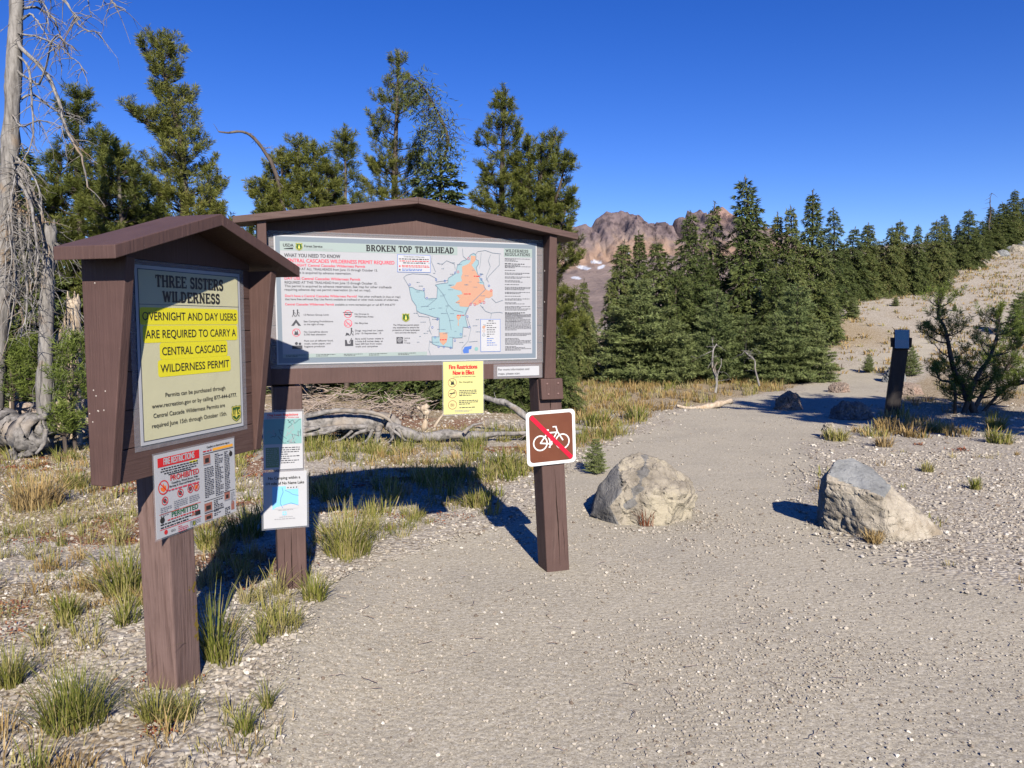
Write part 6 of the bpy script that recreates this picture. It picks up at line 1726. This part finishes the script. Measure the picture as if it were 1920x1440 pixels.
# ------------------------------------------------------------------ grass
def tuft_mesh(rg, n, h, spread, wd, lean=.55, straw=.4):
    """bunch of curved blades; returns V, F, tint"""
    r = spread * np.sqrt(rg.random(n)) * .55; a = rg.uniform(0, 6.28, n)
    b0 = np.column_stack([r * np.cos(a), r * np.sin(a), np.full(n, -.01)])
    az = a + rg.normal(0, .7, n)
    L = h * rg.uniform(.45, 1.1, n); ln = lean * rg.uniform(.1, 1.2, n) * (0.35 + r / (spread * .55 + 1e-6))
    d = np.column_stack([np.cos(az), np.sin(az), np.zeros(n)])
    side = np.column_stack([-np.sin(az + rg.normal(0, .6, n)), np.cos(az), np.zeros(n)])
    V = []
    for q, ww in ((0, 1), (.4, .9), (.75, .6), (1, .12)):
        c_ = b0 + d * (L * ln * q ** 1.6)[:, None] + np.array([0, 0, 1.]) * (L * q * (1 - .28 * ln * q))[:, None]
        V.append(c_ - side * (wd * ww * .5)); V.append(c_ + side * (wd * ww * .5))
    V = np.stack(V, 1).reshape(-1, 3)
    k = np.arange(n)[:, None] * 8
    F = np.concatenate([k + [0, 1, 3, 2], k + [2, 3, 5, 4], k + [4, 5, 7, 6]], 0)
    t = np.clip(np.where(rg.random(n) < .18, rg.normal(.86, .10, n), rg.normal(straw, .16, n)), 0, 1.1)
    tt = np.stack([t + .10, t + .05, t, t, t + .02, t + .02, t + .08, t + .12], 1).reshape(-1)
    return V, F, tt
rgg = np.random.default_rng(17)
TUFTS = [  # foot px, width px, height px, blades, straw, label
    (648, 1044, 110, 105, 420, .38, "largest green-gold bunchgrass tuft, in front of the shadow under the map"),
    (890, 950, 70, 45, 260, .32, "green bunchgrass tuft at the right end of the map's shadow"),
    (455, 1010, 90, 62, 300, .30, "green bunchgrass tuft between the small kiosk and the two white sheets"),
    (388, 1030, 50, 70, 240, .25, "green bunchgrass tuft right behind the small kiosk's post, at sheet height"),
    (228, 1120, 100, 110, 360, .30, "tall green bunchgrass tuft on the left of the small kiosk's post"),
    (402, 1240, 60, 150, 240, .25, "tall thin bunchgrass with long stalks touching the right of the kiosk's post"),
    (588, 1125, 60, 55, 240, .2, "dark green bunchgrass tuft at the foot of the big sign's left post"),
    (125, 1370, 150, 120, 640, .35, "big wide bunchgrass clump at the lower left"),
    (290, 1352, 75, 70, 330, .42, "bunchgrass tuft directly in front of the small kiosk's post"),
    (345, 1350, 40, 60, 150, .3, "small bunchgrass tuft right of the one in front of the kiosk's post"),
    (140, 916, 55, 38, 220, .2, "bright green bunchgrass tuft below the small kiosk's left panel"),
    (60, 955, 110, 70, 520, .78, "rusty straw-coloured grass clump in front of the driftwood trunk"),
    (125, 1160, 55, 55, 220, .35, "grey-green bunchgrass tuft left of the tall green one"),
    (15, 1290, 50, 90, 260, .3, "bunchgrass tuft cut by the left edge above the big clump"),
    (880, 846, 55, 30, 190, .32, "short yellow-green tuft on the sunny strip below the yellow notice"),
    (945, 880, 60, 50, 240, .28, "dark-based green tuft where the map's shadow meets the right post"),
    (520, 1185, 110, 50, 380, .5, "low mixed grass patch in front of the big sign's left post"),
    (455, 1375, 45, 60, 150, .22, "thin dark green tuft at the path's edge, lower centre left"),
    (500, 1325, 28, 55, 90, .22, "thin dark green tuft right beside the path, higher of two"),
    (1640, 1018, 40, 28, 160, .75, "dry straw tuft at the front foot of the angular boulder"),
    (1572, 826, 56, 26, 220, .5, "pale green tuft at the foot of the small pale rock"),
    (1660, 838, 38, 26, 160, .8, "brownish dry tuft right of the small pale rock's tuft"),
    (1740, 885, 30, 24, 120, .5, "small olive tuft alone on the right gravel"),
    (1832, 918, 24, 26, 110, .3, "small green tuft at the right, below the olive one"),
    (1880, 832, 58, 30, 220, .5, "broad pale tuft at the right edge in front of the shade"),
    (1765, 812, 55, 28, 220, .5, "tuft on the near edge of the shade under the bent pine"),
    (1870, 806, 40, 36, 200, .3, "green tuft in the shade below the bent pine's crown"),
    (1120, 800, 60, 32, 200, .3, "bright green tuft left of the path beyond the no-cycling sign"),
    (1195, 790, 55, 36, 200, .25, "bright green tuft nearest the path beyond the no-cycling sign"),
]
for i, (px, py, wpx, hpx, n, straw, lab) in enumerate(TUFTS):
    p = at(px, py); D = p[1]
    r2 = np.random.default_rng(300 + i)
    V, F, t = tuft_mesh(r2, int(n * .72), hpx / FPX * D * 1.05, wpx / FPX * D * .66, max(.0030, .0012 * D), .75, straw)
    a = Acc(); a.add(V, F, t)
    rust = straw > .7
    o = a.build("bunchgrass_tuft", M['rust_grass'] if rust else M['grass'])
    o.location = (p[0], p[1] + wpx / FPX * D * .15, gz(p[0], p[1]) + .004)
    tag(o, lab, "grass tuft", "bunchgrass tufts")
# red stems at the foot of the left boulder
p = at(1212, 980); V, F, t = tuft_mesh(np.random.default_rng(9), 60, .16, .12, .005, .7, .3); a = Acc(); a.add(V, F, t)
o = a.build("dry_plant", M['redleaf']); o.location = (p[0], p[1] - .02, p[2]); tag(o, "small reddish-brown dry plant growing against the rounded tan boulder", "plant")

def scatter():
    rg = np.random.default_rng(19)
    a, b_ = Acc(), Acc()
    def place(x, y, n, h, sp, wd, straw, rust=False):
        V, F, t = tuft_mesh(rg, n, h, sp, wd, .65, straw)
        (b_ if rust else a).add(V + np.array([x, y, gz(x, y)]), F, t)
    def batch(N, xr, yr, fn, dens):
        x = rg.uniform(*xr, N); y = yr[0] + (yr[1] - yr[0]) * rg.random(N)
        sd = path_sd(x, y); k = dens(x, y, sd) > rg.random(N)
        for xi, yi in zip(x[k], y[k]): fn(xi, yi)
    # near left slope of pumice
    batch(520, (-3.6, -.1), (1.6, 6.0), lambda x, y: place(x, y, rg.integers(10, 60), rg.uniform(.05, .17), rg.uniform(.04, .13), .0042, rg.uniform(.2, .75)),
          lambda x, y, sd: (sd < -.10) * sstep(.40, .62, fbm(x * 1.3, y * 1.3, 131, 3)) * .9 + (sd < -.1) * .05)
    batch(260, (-3.6, -.2), (1.6, 6.0), lambda x, y: place(x, y, rg.integers(14, 60), rg.uniform(.05, .13), rg.uniform(.06, .16), .0045, rg.uniform(.4, .9), True),
          lambda x, y, sd: (sd < -.25) * sstep(.50, .68, fbm(x * 1.3 + 7, y * 1.3, 132, 3)) * .9)
    # thin short grass between the tufts
    batch(1500, (-3.8, .3), (1.5, 6.0), lambda x, y: place(x, y, rg.integers(8, 30), rg.uniform(.025, .075), rg.uniform(.10, .28), .0035, rg.uniform(.3, .95), rg.random() < .25),
          lambda x, y, sd: (sd < -.04) * sstep(.36, .56, fbm(x * .8 + 9, y * .8, 61, 4)) * .9)
    batch(1500, (-7, 3.2), (5.6, 11), lambda x, y: place(x, y, rg.integers(10, 26), rg.uniform(.04, .12), rg.uniform(.15, .35), .007, rg.uniform(.25, .85), rg.random() < .25),
          lambda x, y, sd: (sd < -.2) * sstep(.34, .52, fbm(x * .8 + 9, y * .8, 61, 4)))
    # meadow behind and right of the big sign
    batch(1150, (-7, 3.0), (5.6, 10.5), lambda x, y: place(x, y, rg.integers(14, 44), rg.uniform(.10, .26), rg.uniform(.08, .2), .0075, rg.uniform(.12, .50)),
          lambda x, y, sd: (sd < -.25) * (.10 + .9 * sstep(.42, .60, fbm(x * .9, y * .9, 133, 3))) * np.where(y < 6.5, .5, 1) * np.where((y > 9.4) & (x < -.5), .25, 1))
    batch(420, (-7, 3.5), (6.2, 11), lambda x, y: place(x, y, rg.integers(14, 40), rg.uniform(.07, .16), rg.uniform(.08, .2), .0075, rg.uniform(.4, .9), True),
          lambda x, y, sd: (sd < -.25) * sstep(.48, .66, fbm(x * .9 + 5, y * .9, 134, 3)))
    batch(900, (.6, 6.5), (10, 19), lambda x, y: place(x, y, rg.integers(12, 30), rg.uniform(.10, .24), rg.uniform(.12, .3), .013, rg.uniform(.3, .8), rg.random() < .62),
          lambda x, y, sd: (sd < -.35) * (.2 + .8 * sstep(.40, .56, fbm(x * .7, y * .7, 135, 3))))
    # right hand gravel and round the bent pine
    batch(150, (2.6, 8.5), (4, 11), lambda x, y: place(x, y, rg.integers(8, 26), rg.uniform(.04, .11), rg.uniform(.04, .10), .006, rg.uniform(.3, .9), rg.random() < .4),
          lambda x, y, sd: (sd < -.3) * .30)
    batch(300, (6.5, 14), (11, 20), lambda x, y: place(x, y, rg.integers(10, 26), rg.uniform(.08, .18), rg.uniform(.1, .25), .012, rg.uniform(.4, .9), rg.random() < .6),
          lambda x, y, sd: (sd < -.4) * sstep(.42, .58, fbm(x * .7, y * .7, 136, 3)))
    # dry hill: low scattered clumps
    batch(11000, (8, 42), (19.5, 56), lambda x, y: place(x, y, 8, rg.uniform(.06, .20), rg.uniform(.15, .40), .035, rg.uniform(.45, .9), rg.random() < .65),
          lambda x, y, sd: (x > 8.6 + (y - 20) * .30) * (.35 + .65 * sstep(.45, .6, fbm(x * .3, y * .3, 137, 3))))
    o = a.build("grass", M['grass']); tag(o, kind='stuff')
    o = b_.build("dry_grass", M['rust_grass']); tag(o, kind='stuff')
    # small red-leaved mats between the stones
    c = Acc()
    for (N, xr, yr, s) in ((420, (-3.6, -.2), (1.6, 6), .009), (340, (-6, 2.5), (6, 10.5), .016), (30, (2.6, 8), (4, 11), .016)):
        x = rg.uniform(*xr, N); y = rg.uniform(*yr, N); k = (path_sd(x, y) < -.3) & (fbm(x * 1.1, y * 1.1, 31, 4) > .49)
        for xi, yi in zip(x[k], y[k]):
            m = rg.integers(25, 70); R = rg.uniform(.05, .13)
            q = rg.normal(0, R * .5, (m, 2)); bz = gh(xi + q[:, 0], yi + q[:, 1]) + rg.uniform(0, .02, m)
            blades(c, np.column_stack([xi + q[:, 0], yi + q[:, 1], bz]), unit(rg.normal(0, 1, (m, 3)) * [1, 1, .4] + [0, 0, .25]), s * 1.8, s, rg.uniform(.1, 1, m), rg, np.array([0, 0, 1.]))
    tag(c.build("ground_cover", M['redleaf']), kind='stuff')
scatter()

# ------------------------------------------------------------------ loose stones
def gravel():
    rg = np.random.default_rng(23)
    bi = bmesh.new(); bmesh.ops.create_icosphere(bi, subdivisions=1, radius=1.0); bi.verts.ensure_lookup_table()
    oct_v = np.array([tuple(v_.co) for v_ in bi.verts]); oct_f = np.array([[v_.index for v_ in f.verts] for f in bi.faces]); bi.free()
    NV = len(oct_v)
    a = Acc()
    def batch(N, xr, yr, smin, smax, dens, tl, th):
        x = rg.uniform(*xr, N); y = rg.uniform(*yr, N)
        k = dens(x, y, path_sd(x, y)) > rg.random(N); x, y = x[k], y[k]; n = len(x)
        s = smin * (smax / smin) ** (rg.random(n) ** 2.2)
        sc = s[:, None] * np.column_stack([rg.uniform(.7, 1.25, n), rg.uniform(.7, 1.25, n), rg.uniform(.4, .8, n)])
        V = oct_v[None] * sc[:, None, :] * rg.uniform(.75, 1.2, (n, NV, 1)) + rg.normal(0, .13, (n, NV, 3)) * s[:, None, None]
        th_ = rg.uniform(0, 6.28, n); c, si = np.cos(th_)[:, None], np.sin(th_)[:, None]
        V = np.stack([V[..., 0] * c - V[..., 1] * si, V[..., 0] * si + V[..., 1] * c, V[..., 2]], -1)
        z = gh(x, y) + sc[:, 2] * .25 - .010 * (path_sd(x, y) > .1)
        V = V + np.column_stack([x, y, z])[:, None, :]
        F = oct_f[None] + (np.arange(n) * NV)[:, None, None]
        a.add(V.reshape(-1, 3), F.reshape(-1, 3), np.repeat(np.clip(rg.normal(tl, th, n), 0, 1), NV))
    left = lambda x, y, sd: np.where(x < 1.4, (sd < .05) * 1.0, sstep(.5, -.9, sd)) * (.35 + .65 * sstep(.32, .55, fbm(x * 1.7, y * 1.7, 151, 3)))
    batch(46000, (-3.4, 1.0), (1.5, 4.6), .0030, .016, left, .48, .24)
    batch(26000, (-5.5, 4.8), (4.6, 8.5), .0045, .021, left, .48, .24)
    batch(20000, (1.6, 6.5), (3.6, 8.8), .0045, .022, left, .48, .24)
    batch(12000, (-6, 9.5), (8.5, 14), .009, .03, left, .48, .22)
    on = lambda x, y, sd: (sd > -.05) * np.clip(.35 + .65 * sstep(.45, .65, fbm(x * 1.5, y * 1.5, 141, 3)), 0, 1)
    batch(38000, (-1.2, 3.2), (1.5, 3.6), .0016, .0095, on, .44, .22)
    batch(24000, (-1.2, 4.5), (3.6, 7), .0024, .013, on, .44, .22)
    batch(5000, (0, 7.5), (7, 15), .004, .015, on, .44, .22)
    for bx, by, rx_, ry_ in ((at(1215, 980)[0], at(1215, 980)[1] + .2, .46, .42), (at(1665, 1014)[0] + .05, at(1665, 1014)[1] + .2, .52, .40)):
        ring_ = lambda x, y, sd, bx=bx, by=by, rx_=rx_, ry_=ry_: np.exp(-((np.hypot((x - bx) / rx_, (y - by) / ry_) - 1.0) / .16) ** 2)
        batch(2600, (bx - .75, bx + .75), (by - .7, by + .7), .003, .017, ring_, .45, .22)
    o = a.build("gravel", M['stones']); tag(o, kind='stuff')
gravel()
